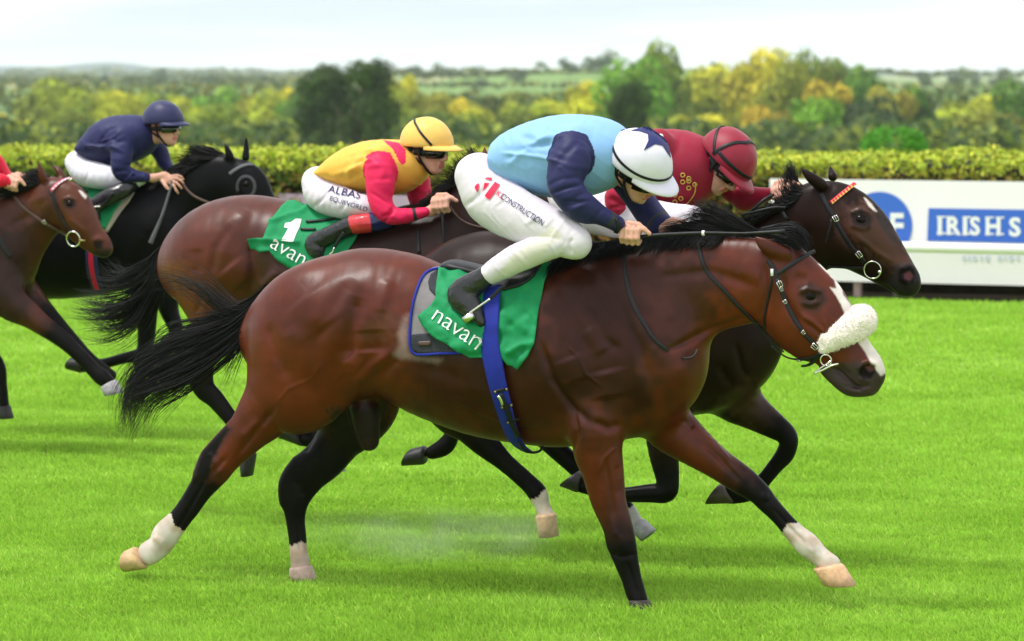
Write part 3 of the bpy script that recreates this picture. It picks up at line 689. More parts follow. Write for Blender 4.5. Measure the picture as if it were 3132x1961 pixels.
H3 = build_horse(dict(
    label='brown horse carrying green cloth number one, with the yellow capped rider', Y=2.2, pxr=950, h=.0085, coat=MBAY, seed=3, rel=1.4,
    trunk=[(535, 760, 580, 885, .12), (571, 688, 645, 935, .20), (648, 622, 700, 950, .255), (740, 597, 775, 955, .275), (860, 612, 868, 970, .265), (980, 640, 980, 1010, .275), (1100, 655, 1100, 1045, .275),
           (1200, 650, 1225, 1065, .26), (1300, 680, 1330, 1050, .24), (1385, 760, 1420, 1010, .19), (1440, 850, 1470, 970, .15)],
    neck=[(1190, 655, 1400, 1020, .16), (1290, 625, 1470, 880, .13), (1390, 550, 1540, 760, .1), (1460, 495, 1585, 690, .085)],
    head=[(1510, 482, 1540, 660, .078), (1580, 515, 1560, 700, .088), (1640, 572, 1600, 722, .085), (1690, 640, 1640, 750, .065), (1735, 705, 1680, 785, .052), (1750, 735, 1705, 800, .046)],
    ears=[[(1505, 490, 1475, 500, .03, -.06), (1492, 470, 1474, 475, .02, -.08), (1484, 450, 1480, 450, .006, -.08)]],
    limbs=[
        dict(dy=-.13, k=.08, black=(.45, .62), st=[(530, 780, 750, 830, .12), (538, 850, 758, 905, .115), (562, 915, 735, 955, .092), (592, 968, 690, 1005, .07), (598, 1030, 668, 1055, .055), (572, 1110, 655, 1130, .048), (585, 1185, 658, 1180, .04), (632, 1228, 690, 1220, .032), (694, 1300, 740, 1285, .031), (728, 1345, 785, 1330, .037), (735, 1380, 783, 1370, .034)],
             hoof=((731, 1392), (782, 1394), (744, 1455), (768, 1456), .052, (.02, .018, .018))),
        dict(dy=.13, k=.07, black=(.1, .3), st=[(700, 930, 880, 950, .1), (780, 1120, 870, 1110, .06), (840, 1240, 900, 1225, .045), (878, 1287, 926, 1258, .032), (930, 1332, 975, 1302, .034), (950, 1362, 988, 1322, .036), (935, 1366, 930, 1322, .034)],
             hoof=((922, 1364), (912, 1310), (854, 1338), (908, 1300), .052, (.02, .018, .018))),
        dict(dy=-.13, k=.06, black=(.1, .3), st=[(1300, 980, 1420, 990, .09), (1370, 1130, 1450, 1120, .06), (1400, 1225, 1468, 1240, .045), (1374, 1300, 1410, 1325, .033), (1347, 1340, 1380, 1385, .035), (1315, 1364, 1328, 1404, .033)],
             hoof=((1295, 1364), (1292, 1421), (1256, 1374), (1232, 1424), .052, (.02, .02, .02))),
        dict(dy=.12, k=.06, black=(.1, .3), st=[(1150, 1000, 1260, 1010, .09), (1075, 1180, 1150, 1200, .06), (1050, 1250, 1110, 1270, .045), (1010, 1340, 1050, 1350, .032), (1000, 1400, 1040, 1400, .035)],
             hoof=((1000, 1405), (1040, 1402), (1018, 1440), (1054, 1442), .045, (.3, .3, .3)))],
    relief=[([(750, 640), (690, 720), (680, 800)], 30, -.008), ([(710, 690), (660, 760), (650, 840)], 14, .008), ([(765, 740), (775, 830), (760, 905)], 14, .014), ([(700, 810), (750, 870)], 40, -.014), ([(600, 760), (600, 840)], 20, .006), ([(850, 830), (800, 880)], 14, -.010), ([(840, 800), (900, 830)], 8, .006),
            ([(620, 900), (600, 960)], 8, .006), ([(860, 640), (820, 720), (800, 790)], 16, -.006)],
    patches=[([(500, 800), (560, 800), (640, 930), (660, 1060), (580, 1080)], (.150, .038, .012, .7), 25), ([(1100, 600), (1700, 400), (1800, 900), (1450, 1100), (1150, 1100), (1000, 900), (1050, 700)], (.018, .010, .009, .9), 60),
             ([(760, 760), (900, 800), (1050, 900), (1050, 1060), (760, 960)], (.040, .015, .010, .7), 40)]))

H4 = build_horse(dict(
    label='black horse wearing a dark hood with a round eye opening', Y=6.5, pxr=300, h=.0105, coat=BLK, seed=4,
    trunk=[(-190, 700, -170, 820, .12), (-120, 635, -90, 860, .23), (0, 608, 0, 890, .27), (150, 612, 150, 915, .27), (280, 592, 285, 905, .27), (380, 575, 395, 882, .25), (450, 600, 485, 865, .21), (510, 680, 540, 830, .16)],
    neck=[(360, 580, 520, 830, .16), (450, 550, 575, 730, .13), (540, 500, 645, 655, .1), (620, 477, 690, 645, .085)],
    head=[(700, 480, 700, 620, .078), (762, 497, 732, 650, .088), (798, 547, 752, 668, .085), (828, 596, 782, 690, .065), (856, 648, 812, 716, .052), (872, 680, 835, 735, .046)],
    ears=[[(690, 478, 716, 482, .028, -.05), (688, 455, 704, 460, .02, -.06), (684, 440, 690, 440, .006, -.06)], [(740, 478, 764, 484, .028, .06), (745, 450, 762, 450, .02, .07), (750, 418, 756, 418, .006, .07)]],
    limbs=[
        dict(dy=-.12, k=.06, st=[(390, 850, 500, 860, .09), (418, 960, 480, 980, .06), (420, 1040, 472, 1050, .05), (415, 1068, 455, 1100, .045), (380, 1078, 385, 1112, .034), (320, 1095, 322, 1128, .034), (285, 1098, 285, 1138, .04), (262, 1098, 258, 1140, .036)],
             hoof=((252, 1094), (246, 1140), (222, 1092), (206, 1128), .058, (.02, .018, .018))),
        dict(dy=.1, k=.06, st=[(460, 830, 550, 850, .09), (485, 950, 545, 930, .06), (515, 1010, 555, 985, .05), (515, 1045, 550, 1025, .042), (470, 1090, 500, 1080, .034), (430, 1140, 455, 1130, .034)]),
        dict(dy=-.12, k=.07, st=[(-200, 780, -60, 800, .11), (-190, 880, -80, 900, .08), (-230, 960, -160, 980, .05), (-200, 1080, -160, 1080, .034), (-170, 1200, -130, 1200, .034)])],
    eye=(752, 564, .022), relief=[([(720, 530), (730, 590), (770, 640)], 8, .006), ([(500, 640), (450, 720)], 25, -.010), ([(470, 700), (400, 820)], 12, .010)]))

H5 = build_horse(dict(
    label='bay horse at the left edge with a pink and white browband and bit ring', Y=5.5, pxr=100, h=.0095, coat=LBAY, seed=5,
    trunk=[(-820, 660, -810, 790, .12), (-720, 590, -710, 850, .22), (-560, 585, -550, 900, .27), (-400, 600, -390, 930, .27), (-260, 595, -240, 950, .27), (-140, 600, -90, 950, .24), (-50, 660, 0, 930, .2), (10, 740, 45, 880, .15)],
    neck=[(-140, 610, 30, 900, .16), (-40, 590, 70, 840, .13), (60, 572, 125, 760, .1), (130, 552, 175, 700, .085)],
    head=[(160, 545, 160, 655, .08), (222, 557, 186, 695, .09), (262, 605, 208, 722, .09), (284, 650, 230, 745, .074), (308, 690, 255, 762, .058), (328, 716, 280, 776, .05), (336, 738, 300, 782, .046)],
    ears=[[(146, 545, 120, 548, .028, -.06), (134, 520, 116, 525, .022, -.075), (120, 495, 114, 497, .008, -.08)], [(180, 545, 205, 545, .028, .06), (168, 520, 188, 522, .022, .07), (158, 507, 166, 507, .008, .08)]],
    limbs=[
        dict(dy=-.12, k=.06, black=(.35, .5), st=[(50, 830, -60, 930, .1), (82, 898, -5, 962, .085), (118, 934, 52, 985, .062), (156, 974, 104, 1014, .05), (204, 1013, 160, 1048, .045), (236, 1048, 198, 1076, .042), (272, 1083, 236, 1112, .033), (306, 1120, 270, 1148, .033), (332, 1138, 290, 1170, .038), (350, 1158, 314, 1180, .034)],
             hoof=((356, 1166), (312, 1190), (374, 1202), (326, 1212), .056, (.30, .28, .30))),
        dict(dy=.12, k=.06, black=(.1, .3), st=[(110, 860, 20, 920, .09), (170, 945, 105, 980, .06), (215, 1000, 170, 1030, .048), (252, 1045, 218, 1072, .042), (290, 1085, 262, 1110, .033), (325, 1115, 300, 1140, .034), (352, 1135, 328, 1160, .034)]),
        dict(dy=-.12, k=.07, black=(.3, .5), st=[(-820, 720, -620, 800, .11), (-790, 850, -650, 900, .08), (-760, 970, -690, 990, .05), (-740, 1100, -700, 1100, .034), (-730, 1200, -690, 1200, .036)]),
        dict(dy=.12, k=.07, black=(.0, .01), st=[(-640, 800, -480, 860, .1), (-430, 930, -340, 960, .07), (-300, 1000, -230, 1030, .05), (-110, 1060, -60, 1040, .034), (-30, 1120, 10, 1100, .034), (-12, 1180, 22, 1180, .034), (-2, 1240, 28, 1240, .036)],
             hoof=((-2, 1246), (30, 1246), (2, 1280), (38, 1280), .05, (.02, .018, .018)))],
    eye=(211, 623, .023),
    relief=[([(300, 748)], 15, .03), ([(284, 740), (300, 728), (318, 738)], 7, -.008), ([(190, 612), (212, 604), (235, 614)], 5, -.008), ([(212, 624)], 9, .008), ([(215, 670), (260, 710)], 6, -.006), ([(170, 570), (178, 640), (200, 690)], 8, .008), ([(80, 620), (140, 600)], 14, -.008), ([(20, 690), (120, 650)], 12, .007)],
    patches=[([(170, 540), (230, 550), (290, 640), (345, 730), (290, 740), (215, 690), (175, 640)], (.095, .024, .009, .8), 14), ([(60, 620), (130, 570), (150, 620), (90, 680)], (.10, .028, .012, .7), 15),
             ([(195, 608), (225, 606), (236, 630), (215, 642), (195, 632)], (.015, .008, .008, .9), 6), ([(286, 738), (312, 735), (316, 760), (290, 764)], (.012, .008, .008), 5), ([(280, 770), (330, 760), (345, 770), (330, 800), (270, 790)], (.02, .015, .015, .9), 8),
             (zp((0, 460), 3.781, [(905, 460), (940, 470), (1005, 530), (990, 560), (950, 530)]), (.62, .56, .52), 2.5),
             ([(-60, 700), (90, 700), (110, 900), (60, 1000), (-100, 960)], (.022, .011, .009, .8), 30)]))

# tails and manes
tail(H1, [[(820, 880, .02), (740, 955, .05), (640, 992, .10), (585, 1000, .12), (545, 985, .14)],
          [(818, 884, .02), (742, 960, .04), (690, 985, .08), (600, 1022, .12), (500, 1052, .14), (440, 1092, .15), (402, 1142, .15), (376, 1192, .14), (366, 1250, .13), (388, 1315, .12)],
          [(822, 886, 0), (750, 968, .0), (690, 1012, .02), (580, 1060, .05), (480, 1105, .06), (420, 1150, .06), (396, 1205, .05), (390, 1270, .04), (398, 1338, .03)],
          [(826, 888, 0), (763, 970, -.02), (707, 1020, -.02), (620, 1078, 0), (540, 1130, 0), (470, 1170, .0), (425, 1205, .0), (405, 1255, 0), (398, 1300, 0), (400, 1345, 0)],
          [(830, 895, 0), (775, 985, -.03), (725, 1040, -.03), (670, 1095, -.03), (600, 1150, -.03), (530, 1188, -.03), (465, 1205, -.03), (430, 1240, -.02), (412, 1290, -.02), (404, 1335, 0)]], 1000, .0023, 3, jit=.020, wav=.034, seg=18, clump=11, short=.10)
tail(H1, [[(830, 900, 0), (782, 998, -.04), (748, 1045, -.05), (722, 1090, -.05), (696, 1140, -.05), (682, 1200, -.05)], [(826, 898, 0), (775, 985, -.03), (735, 1030, -.03), (700, 1075, -.04), (672, 1110, -.04), (650, 1130, -.04)]], 70, .0018, 5, jit=.014, wav=.02)['label'] = 'thin stray lower locks of the tail'
tail(H1, [[(820, 885, .02), (775, 938, .04), (722, 952, .06), (672, 918, .08), (602, 866, .10), (532, 846, .12), (462, 850, .14), (412, 878, .16)],
          [(816, 890, .02), (770, 948, .04), (715, 962, .06), (660, 935, .08), (600, 890, .10), (550, 870, .12), (490, 880, .14), (450, 905, .16)]], 95, .0017, 6, jit=.034, wav=.03, short=.5)['label'] = 'upper lock of the tail lifted by the wind'
tail(H3, [[(528, 735, .0), (485, 780, .02), (440, 830, .04), (380, 850, .06), (320, 838, .08), (283, 820, .1)], [(528, 738, 0), (488, 795, 0), (450, 850, .02), (400, 895, .05), (330, 880, .07), (270, 852, .1), (222, 848, .12)],
          [(530, 740, 0), (485, 805, 0), (445, 870, 0), (405, 930, .02), (320, 955, .04), (260, 940, .06), (210, 930, .08)], [(530, 745, 0), (492, 820, -.02), (455, 885, -.02), (410, 945, 0), (330, 975, .0), (270, 968, .02), (212, 960, .04)],
          [(532, 760, 0), (502, 840, -.03), (470, 900, -.03), (420, 960, -.02), (340, 995, -.02), (280, 1000, 0), (214, 1004, 0)]], 640, .0025, 7, jit=.032, wav=.034, seg=16, clump=10)
tail(H3, [[(532, 770, 0), (512, 840, -.02), (502, 890, -.02), (492, 925, -.02), (482, 950, -.02)], [(534, 780, 0), (520, 850, -.03), (522, 890, -.03), (535, 915, -.03), (548, 925, -.02)], [(530, 760, 0), (490, 830, -.03), (450, 900, -.03), (430, 950, -.03), (420, 985, -.03)]], 150, .0022, 8, jit=.02, wav=.015)['label'] = 'short hanging locks under the tail'
mane(H1, [(1705, 795), (1790, 765), (1900, 742), (2020, 725), (2140, 716), (2230, 712)], 1500, lambda t: (-40-20*t, 62-8*t), 11, .0022, .010)
mane(H1, [(1760, 775), (1900, 740), (2100, 716), (2250, 712), (2330, 714)], 700, lambda t: (-50, 24), 12, .002, .012)
V_, F_ = strands([guide(H1['fr'], g) for g in ([(2330, 716, .0), (2260, 680, .0), (2190, 640, .02), (2140, 622, .03), (2110, 632, .05)], [(2300, 716, 0), (2230, 690, .0), (2170, 660, .02), (2120, 655, .04), (2085, 668, .05)],
     [(2250, 714, 0), (2200, 695, .0), (2150, 678, .02), (2110, 680, .04), (2074, 698, .06)], [(2180, 716, 0), (2130, 704, .0), (2090, 696, .02), (2050, 700, .03), (2010, 712, .04)])], 420, .002, 13, jit=.012, wav=.012)
obj('mane', V_, F_, M['hair'], H1['root'])
V_, F_ = strands([guide(H1['fr'], g) for g in ([(2330, 716, -.03), (2380, 728, -.07), (2430, 748, -.07), (2466, 770, -.05)], [(2330, 708, -.02), (2400, 704, -.05), (2445, 712, -.05), (2472, 768, -.04)], [(2330, 700, 0), (2400, 690, 0), (2440, 695, 0), (2470, 750, 0)], [(2345, 705, .03), (2400, 700, .04), (2440, 705, .04), (2470, 745, .03)])], 420, .0022, 14, jit=.008, wav=.008)
obj('forelock', V_, F_, M['hair'], H1['root'])
V_, F_ = strands([guide(H2['fr'], g) for g in ([(2480, 585, -.02), (2440, 570, 0), (2420, 530, 0), (2402, 495, .02)], [(2470, 590, -.05), (2430, 590, -.05), (2410, 560, -.03), (2412, 510, .0)], [(2440, 610, -.06), (2410, 620, -.07), (2400, 600, -.05), (2395, 560, -.03)],
     [(2400, 630, -.07), (2360, 640, -.08), (2330, 650, -.08), (2300, 668, -.08)], [(2330, 660, -.08), (2290, 680, -.09), (2240, 700, -.09), (2190, 730, -.1)])], 520, .0022, 15, jit=.012, wav=.014)
obj('mane', V_, F_, M['hair'], H2['root'])
V_, F_ = strands([guide(H3['fr'], g) for g in ([(1490, 490, -.03), (1455, 480, -.03), (1440, 462, -.02), (1430, 450, 0)], [(1460, 510, -.05), (1420, 510, -.05), (1400, 500, -.03), (1385, 480, -.02)], [(1420, 545, -.07), (1380, 550, -.07), (1360, 545, -.06), (1335, 545, -.05)], [(1370, 580, -.08), (1330, 600, -.09), (1300, 620, -.1), (1270, 640, -.1)])], 420, .0022, 16, jit=.009, wav=.012)
obj('mane', V_, F_, M['hair'], H3['root'])
V_, F_ = strands([guide(H4['fr'], g) for g in ([(690, 482, 0), (650, 462, 0), (610, 458, 0), (575, 448, .03)], [(660, 480, -.04), (620, 476, -.05), (585, 470, -.04), (560, 462, -.03)], [(620, 495, -.06), (580, 500, -.08), (560, 500, -.08), (535, 510, -.08)], [(580, 520, -.08), (550, 535, -.1), (530, 545, -.1), (505, 560, -.1)])], 420, .003, 17, jit=.016, wav=.014)
obj('mane', V_, F_, M['hair'], H4['root'])
V_, F_ = strands([guide(H5['fr'], g) for g in ([(150, 545, -.02), (115, 530, -.02), (90, 540, -.03), (68, 550, -.03)], [(130, 560, -.05), (95, 555, -.06), (65, 565, -.07), (30, 575, -.08)], [(80, 575, -.08), (45, 580, -.09), (10, 590, -.1), (-30, 600, -.1)])], 320, .003, 18, jit=.016, wav=.014)
obj('mane', V_, F_, M['hair'], H5['root'])
# ---------------------------------------------------------------- riders
SKIN = np.array([.62, .33, .24]); HAIRC = np.array([.03, .02, .015])
def head_axes(pitch, yaw, roll):
    a, p, r = [math.radians(q) for q in (pitch, yaw, roll)]
    f = np.array([math.cos(a), 0, -math.sin(a)]); u = np.array([math.sin(a), 0, math.cos(a)]); v = np.array([0, 1.0, 0])
    f, v = f*math.cos(p)-v*math.sin(p), v*math.cos(p)+f*math.sin(p)
    u, v = u*math.cos(r)-v*math.sin(r), v*math.cos(r)+u*math.sin(r)
    return np.stack([f, v, u])
def fist(fld, c, R, O, U, k=.006, rad=.0105, hs=1.15):
    """gripping hand: R along the held rod, O outwards over the knuckles, U up; thumb lies forward along the rod"""
    P = lambda r, o, u: c+hs*(R*r+O*o+U*u); rad = rad*hs
    fld.ell(P(-.002, .002, .022), np.array((.043, .022, .036))*hs, np.stack([R, O, U]), .012)
    ln = (1, 1.08, 1.02, .86)
    for i, off in enumerate((.033, .0115, -.0105, -.031)):
        l = ln[i]; q = [P(off, .014, .034), P(off+.002, .034, .016*1), P(off+.002, .033, -.014*l), P(off, .012, -.028*l), P(off, -.006, -.016)]
        for a in range(4): fld.seg(q[a], q[a+1], rad*(1.05-.06*a), rad*(1-.06*a), k)
    t = [P(-.012, .012, .046), P(.028, .022, .040), P(.054, .020, .024), P(.074, .014, .010)]
    for a in range(3): fld.seg(t[a], t[a+1], .0145-.0015*a, .013-.0015*a, k)
def open_hand(fld, c, R, O, U, k=.005, rad=.0095):
    """flat hand reaching forward along R, fingers spread and a little bent, thumb hanging"""
    P = lambda r, o, u: c+R*r+O*o+U*u
    fld.ell(P(0, 0, 0), (.048, .018, .038), np.stack([R, O, U]), .012)
    for i, (u0, u1, l) in enumerate(((.026, .040, .072), (.010, .014, .080), (-.008, -.018, .074), (-.024, -.052, .058))):
        q = [P(.035, .004, u0), P(.035+l*.5, .008, u0+(u1-u0)*.5), P(.035+l*.8, .002, u1-.010), P(.035+l, -.008, u1-.022)]
        for a in range(3): fld.seg(q[a], q[a+1], rad*(1-.07*a), rad*(.95-.07*a), k)
    t = [P(-.02, .012, -.02), P(.012, .022, -.046), P(.034, .02, -.064)]
    for a in range(2): fld.seg(t[a], t[a+1], .0125, .0105, k)

def build_rider(S, Hs):
    fr = Hs['fr']; h = S.get('h', .006)
    mir = lambda L: [(*q[:5], -(q[5] if len(q) > 5 else 0)) for q in L]
    st = lambda L: fr.stations(L)
    base = fr.pt(*S['seat'], 0)
    root = empty('person', base, S['label'], 'person', 'jockeys riding in the race')
    # --- head frame
    hc = fr.loc(fr.pt(*S['head'][:2], S['head'][2])); R = head_axes(*S['head'][3:6]); hs = S.get('hscale', 1.0)
    HP = lambda f, v, u: hc+hs*(f*R[0]+v*R[1]+u*R[2])
    # --- body: one continuous figure under the clothes
    T = st(S['torso']); chains = [(T, .03, .82)]
    arms = [st(S['arm_n']), st(S['arm_f'])]
    legs = [st(S['leg_n']), st(S.get('leg_f') or mir(S['leg_n']))]
    boots = [st(S['boot_n']), st(S.get('boot_f') or mir(S['boot_n']))]
    allst = np.concatenate([T]+arms+legs+boots+[np.array([[*hc, .17, .17]])]+[np.array([[*fr.loc(fr.pt(*hd['c'], hd['dy'])), .12, .12]]) for hd in S['hands']])
    m = np.maximum(allst[:, 3], allst[:, 4])[:, None]+.03
    fld = Field((allst[:, :3]-m).min(0), (allst[:, :3]+m).max(0), S.get('hb', .0045))
    def shrunk(a, f): 
        a = a.copy(); a[:, 3:] *= f; return a
    fld.chain(shrunk(T, .8), .03, 3)
    for a in arms: fld.chain(shrunk(a, .60), .02, 3)
    for a in legs: fld.chain(shrunk(a, .75), .02, 3)
    for a in boots: fld.chain(shrunk(a, .6), .02, 3)
    nb = T[-1][:3]+np.array([-.03, 0, -.02]); fld.seg(nb, HP(-.03, 0, -.05), .062*hs, .058*hs, .03)
    R3 = R; e = lambda c, r, k=.02, carve=False: fld.ell(HP(*c), np.array(r)*hs, R3, k, carve)
    sg = lambda a, b, ra, rb=None, k=.012: fld.seg(HP(*a), HP(*b), ra*hs, (rb or ra)*hs, k)
    e((-.012, 0, .035), (.097, .076, .088)); e((.042, 0, -.042), (.055, .056, .074), .03)
    sg((.02, 0, -.075), (.074, 0, -.100), .034, .021, .02)
    for s_ in (-1, 1):
        sg((-.01, s_*.055, -.035), (.062, s_*.022, -.092), .020, .018, .02); e((.066, s_*.042, -.022), (.022, .022, .018), .02)
        e((-.012, s_*.078, -.010), (.024, .009, .033), .006); e((-.006, s_*.084, -.008), (.012, .008, .020), .006, True)
        e((.088, s_*.032, -.004), (.014, .019, .012), .012, True); e((.082, s_*.032, -.004), (.012, .014, .011), .003)
    sg((.086, -.036, .016), (.086, .036, .016), .012); sg((.094, 0, .006), (.116, 0, -.036), .009, .013, .012)
    sg((.104, -.013, -.042), (.104, .013, -.042), .010, None, .008)
    sg((.094, -.019, -.064), (.094, .019, -.064), .0075, None, .004); sg((.092, -.016, -.076), (.092, .016, -.076), .008, None, .004)
    for hd, arm in zip(S['hands'], arms):
        c = fr.loc(fr.pt(*hd['c'], hd['dy'])); a = math.radians(hd.get('ang', 0)); Rr = np.array([math.cos(a), hd.get('ry', 0), -math.sin(a)]); Rr /= np.linalg.norm(Rr)
        O = np.array([0, -1.0, 0])*hd.get('side', 1)+np.array([0, 0, .25]); O -= (O@Rr)*Rr; O /= np.linalg.norm(O); U = np.cross(Rr, O)*(1 if hd.get('side', 1) > 0 else -1)
        if U[2] < 0: U = -U
        wr = fr.loc(fr.pt(*hd['wrist'], hd['dy']+hd.get('wdy', 0)))
        fld.seg(arm[-1][:3], wr, .024, .025, .012); fld.seg(wr, c-Rr*.02+U*.022, .026, .024, .016)
        (open_hand if hd.get('kind') == 'open' else fist)(fld, c, Rr, O, U)
    V, F = fld.mesh(1); del fld; P = fr.wor(V)
    Hq = (V-hc)@R.T/hs; C = np.tile(SKIN, (len(V), 1)); C *= (1+.10*fbm(V*40, 2, 3))[:, None]
    inhead = np.linalg.norm(Hq, axis=1) < .16
    hair = inhead & (Hq[:, 0] < S.get('hairf', .02)-Hq[:, 2]*.3) & (Hq[:, 2] > -.085-.0) & ((Hq[:, 0] < -.045) | (Hq[:, 2] > .03))
    C[hair] = HAIRC
    lip = inhead & (Hq[:, 0] > .09) & (np.abs(Hq[:, 1]) < .024) & (Hq[:, 2] > -.084) & (Hq[:, 2] < -.057); C[lip] = [.55, .16, .14]
    rosy = inhead*np.exp(-((Hq[:, 2]+.03)/.03)**2)*np.exp(-((Hq[:, 0]-.07)/.035)**2)*.35; C = C*(1-rosy[:, None])+np.array([.66, .24, .19])*rosy[:, None]
    ear = inhead & (np.abs(Hq[:, 1]) > .072) & (np.abs(Hq[:, 2]+.01) < .035); C[ear] = [.62, .24, .18]
    eyem = inhead & (np.hypot(Hq[:, 1]*1-np.sign(Hq[:, 1])*.032, Hq[:, 2]+.004) < .009) & (Hq[:, 0] > .08); C[eyem] = [.02, .015, .012]
    obj('body', P, F, M['skin'], root, cols=C)
    # --- silks: jacket with sleeves
    fld = Field((allst[:, :3]-m).min(0), (allst[:, :3]+m).max(0), h)
    fld.chain(T, .03, 4)
    # the jacket ends in an open hem at the waist
    nh = T[0][:3]-T[1][:3]; nh /= np.linalg.norm(nh); X_, Y_, Z_ = fld.grid(np.zeros(3, int), fld.n); hem = (X_-T[0][0])*nh[0]+(Y_-T[0][1])*nh[1]+(Z_-T[0][2])*nh[2]-.016
    fld.D = np.maximum(fld.D, hem.astype(np.float32)); del hem
    for a in arms: fld.chain(a, .035, 4)
    V, F = fld.mesh(2); N = vnormals(V, F)
    wr_ = S.get('wrinkle', .005)
    q = V@np.array([[1, 0, .6], [0, 1, 0], [-.6, 0, 1.0]])+.03*np.stack([vnoise(V*9, 31), vnoise(V*9, 32), vnoise(V*9, 33)], 1)
    msk = np.clip(.55+.9*vnoise(V*7, 21), .1, 1.1); rid = ((1-np.abs(vnoise(q*np.array([6, 5, 17]), S.get('seed', 1))))**3-.3)*msk; rid2 = (1-np.abs(vnoise(q*np.array([15, 9, 7])+5, 9)))**3-.3
    # cloth folds: long pulls from the shoulder to the waist, short ones round the elbow
    Qv = proj(fr.wor(V)); rf = np.random.RandomState(50+S.get('seed', 1)); fd = np.zeros(len(V)); tp = np.array(S['torso'], float); an = np.array(S['arm_n'], float); px_ = 1/(fr.scale(*S['seat'])*687)
    sh = (an[0, :2]+an[0, 2:4])/2
    for k_ in range(11):
        i_ = rf.randint(0, max(1, len(tp)-3)); f_ = rf.uniform(.05, 1.0); e_ = tp[i_, :2]*(1-f_)+tp[i_, 2:4]*f_; s_ = sh+rf.randn(2)*np.array([26, 34])*px_
        m_ = (s_+e_)/2+rf.randn(2)*16*px_; d_, t_ = seg_dist(Qv, cmr(np.array([s_, m_, e_]), 5)); fd += rf.uniform(-.9, 1.0)*np.exp(-(d_/(rf.uniform(6, 13)*px_))**2)*np.clip(np.minimum(t_*4, (1-t_)*5), 0, 1)
    for i_ in (1, 2, 2, 3, 3, 3, 4, 4, 5):
        if i_ >= len(an): continue
        f_ = rf.uniform(-.45, .45); nx_ = an[min(i_+1, len(an)-1)] if f_ > 0 else an[i_-1]; q_ = an[i_]*(1-abs(f_))+nx_*abs(f_); sl = rf.randn()*14*px_
        d_, t_ = seg_dist(Qv, cmr(np.array([q_[:2]+[0, sl], (q_[:2]+q_[2:4])/2+rf.randn(2)*6*px_, q_[2:4]-[0, sl]]), 5)); fd += rf.uniform(-1.0, .7)*np.exp(-(d_/(rf.uniform(5, 9)*px_))**2)*np.clip(t_*5, .0, 1)*np.clip((1-t_)*3, 0, 1)
    fd *= np.clip(-N[:, 1]*1.5, 0, 1)
    V = V+N*(wr_*2.4*fd+wr_*rid*.7+.003*fbm(V*5, 2, 2))[:, None]
    C = np.tile(np.array(S['jacket']), (len(V), 1)).astype(float)
    Pw = fr.wor(V); Q = proj(Pw)
    for a in arms:
        rs = cmr(a, 4); d, t = seg_dist(V, rs[:, :3]); rr = np.interp(t, np.linspace(0, 1, len(rs)), np.maximum(rs[:, 3], rs[:, 4]))
        ms = (d < rr*S.get('sleeve_k', 1.18)) & (t > S.get('sleeve_t', .0)); C[ms] = S['sleeve']
        if 'band' in S: C[ms & (t > S['band'][0]) & (t < S['band'][1])] = (.03, .03, .03)
    for poly, col in S.get('jpatch', []):
        ins = inpoly(Q, np.asarray(poly, float)) & (N[:, 1] < .35); C[ins] = col
    obj('silks', Pw, F, M['silk'], root, cols=C); jb = bvh_of(Pw, F)
    # --- breeches
    fld = Field((allst[:, :3]-m).min(0), (allst[:, :3]+m).max(0), h)
    for a in legs: fld.chain(a, .03, 4)
    V, F = fld.mesh(2); N = vnormals(V, F)
    qb = V@np.array([[1, 0, -.8], [0, 1, 0], [.8, 0, 1.0]])+.02*np.stack([vnoise(V*11, 31), vnoise(V*11, 32), vnoise(V*11, 33)], 1)
    rid = ((1-np.abs(vnoise(qb*np.array([26, 6, 7]), 5+S.get('seed', 1))))**4-.25)*np.clip(.4+1.1*vnoise(V*8, 23), 0, 1.2)
    # pulls across the thigh and hip
    Qv = proj(fr.wor(V)); ln = np.array(S['leg_n'], float); fd = np.zeros(len(V)); px_ = 1/(fr.scale(*S['seat'])*687)
    for k_ in range(13):
        i_ = rf.randint(0, len(ln)-1); f_ = rf.rand(); q_ = ln[i_]*(1-f_)+ln[i_+1]*f_; w0 = rf.uniform(-.1, .35); w1 = rf.uniform(.5, 1.1); a_ = q_[:2]*(1-w0)+q_[2:4]*w0; b_ = q_[:2]*(1-w1)+q_[2:4]*w1+rf.randn(2)*14*px_
        d_, t_ = seg_dist(Qv, cmr(np.array([a_, (a_+b_)/2+rf.randn(2)*7*px_, b_]), 5)); fd += rf.uniform(-1, .8)*np.exp(-(d_/(rf.uniform(4, 8)*px_))**2)*np.clip(np.minimum(t_, 1-t_)*5, 0, 1)
    fd *= np.clip(-N[:, 1]*1.5, 0, 1)
    V = V+N*(.0078*fd+.002*rid+.002*fbm(V*7, 2, 2))[:, None]
    C = np.tile(np.array(S.get('breech', (.66, .60, .665))), (len(V), 1)); C *= (1-.05*np.clip(fbm(V*4, 2, 7), 0, 1))[:, None]
    Pw = fr.wor(V); Q = proj(Pw)
    for poly, col in S.get('bpatch', []):
        ins = inpoly(Q, np.asarray(poly, float)); C[ins] = C[ins]*.35+np.array(col)*.65
    obj('breeches', Pw, F, M['breech'], root, cols=C); bb = bvh_of(Pw, F)
    # --- boots
    for L in boots:
        f2 = Field((L[:, :3]-.1).min(0), (L[:, :3]+.1).max(0), min(h, .005)); f2.chain(L, .02, 4); V, F = f2.mesh(1); N = vnormals(V, F)
        V = V+N*(.0022*((1-np.abs(fbm(V*np.array([26, 10, 30]), 2, 4)))**2-.4))[:, None]
        C = np.tile(np.array([.014, .014, .016]), (len(V), 1))
        mats = None; fm = None
        if 'boottop' in S:
            rs = cmr(L, 4); d, t = seg_dist(V, rs[:, :3]); C[t < S['boottop'][1]] = (.55, .03, .04); C[t < S['boottop'][0]] = (.012, .016, .07)
        obj('boot', fr.wor(V), F, M['bootc'], root, cols=C)
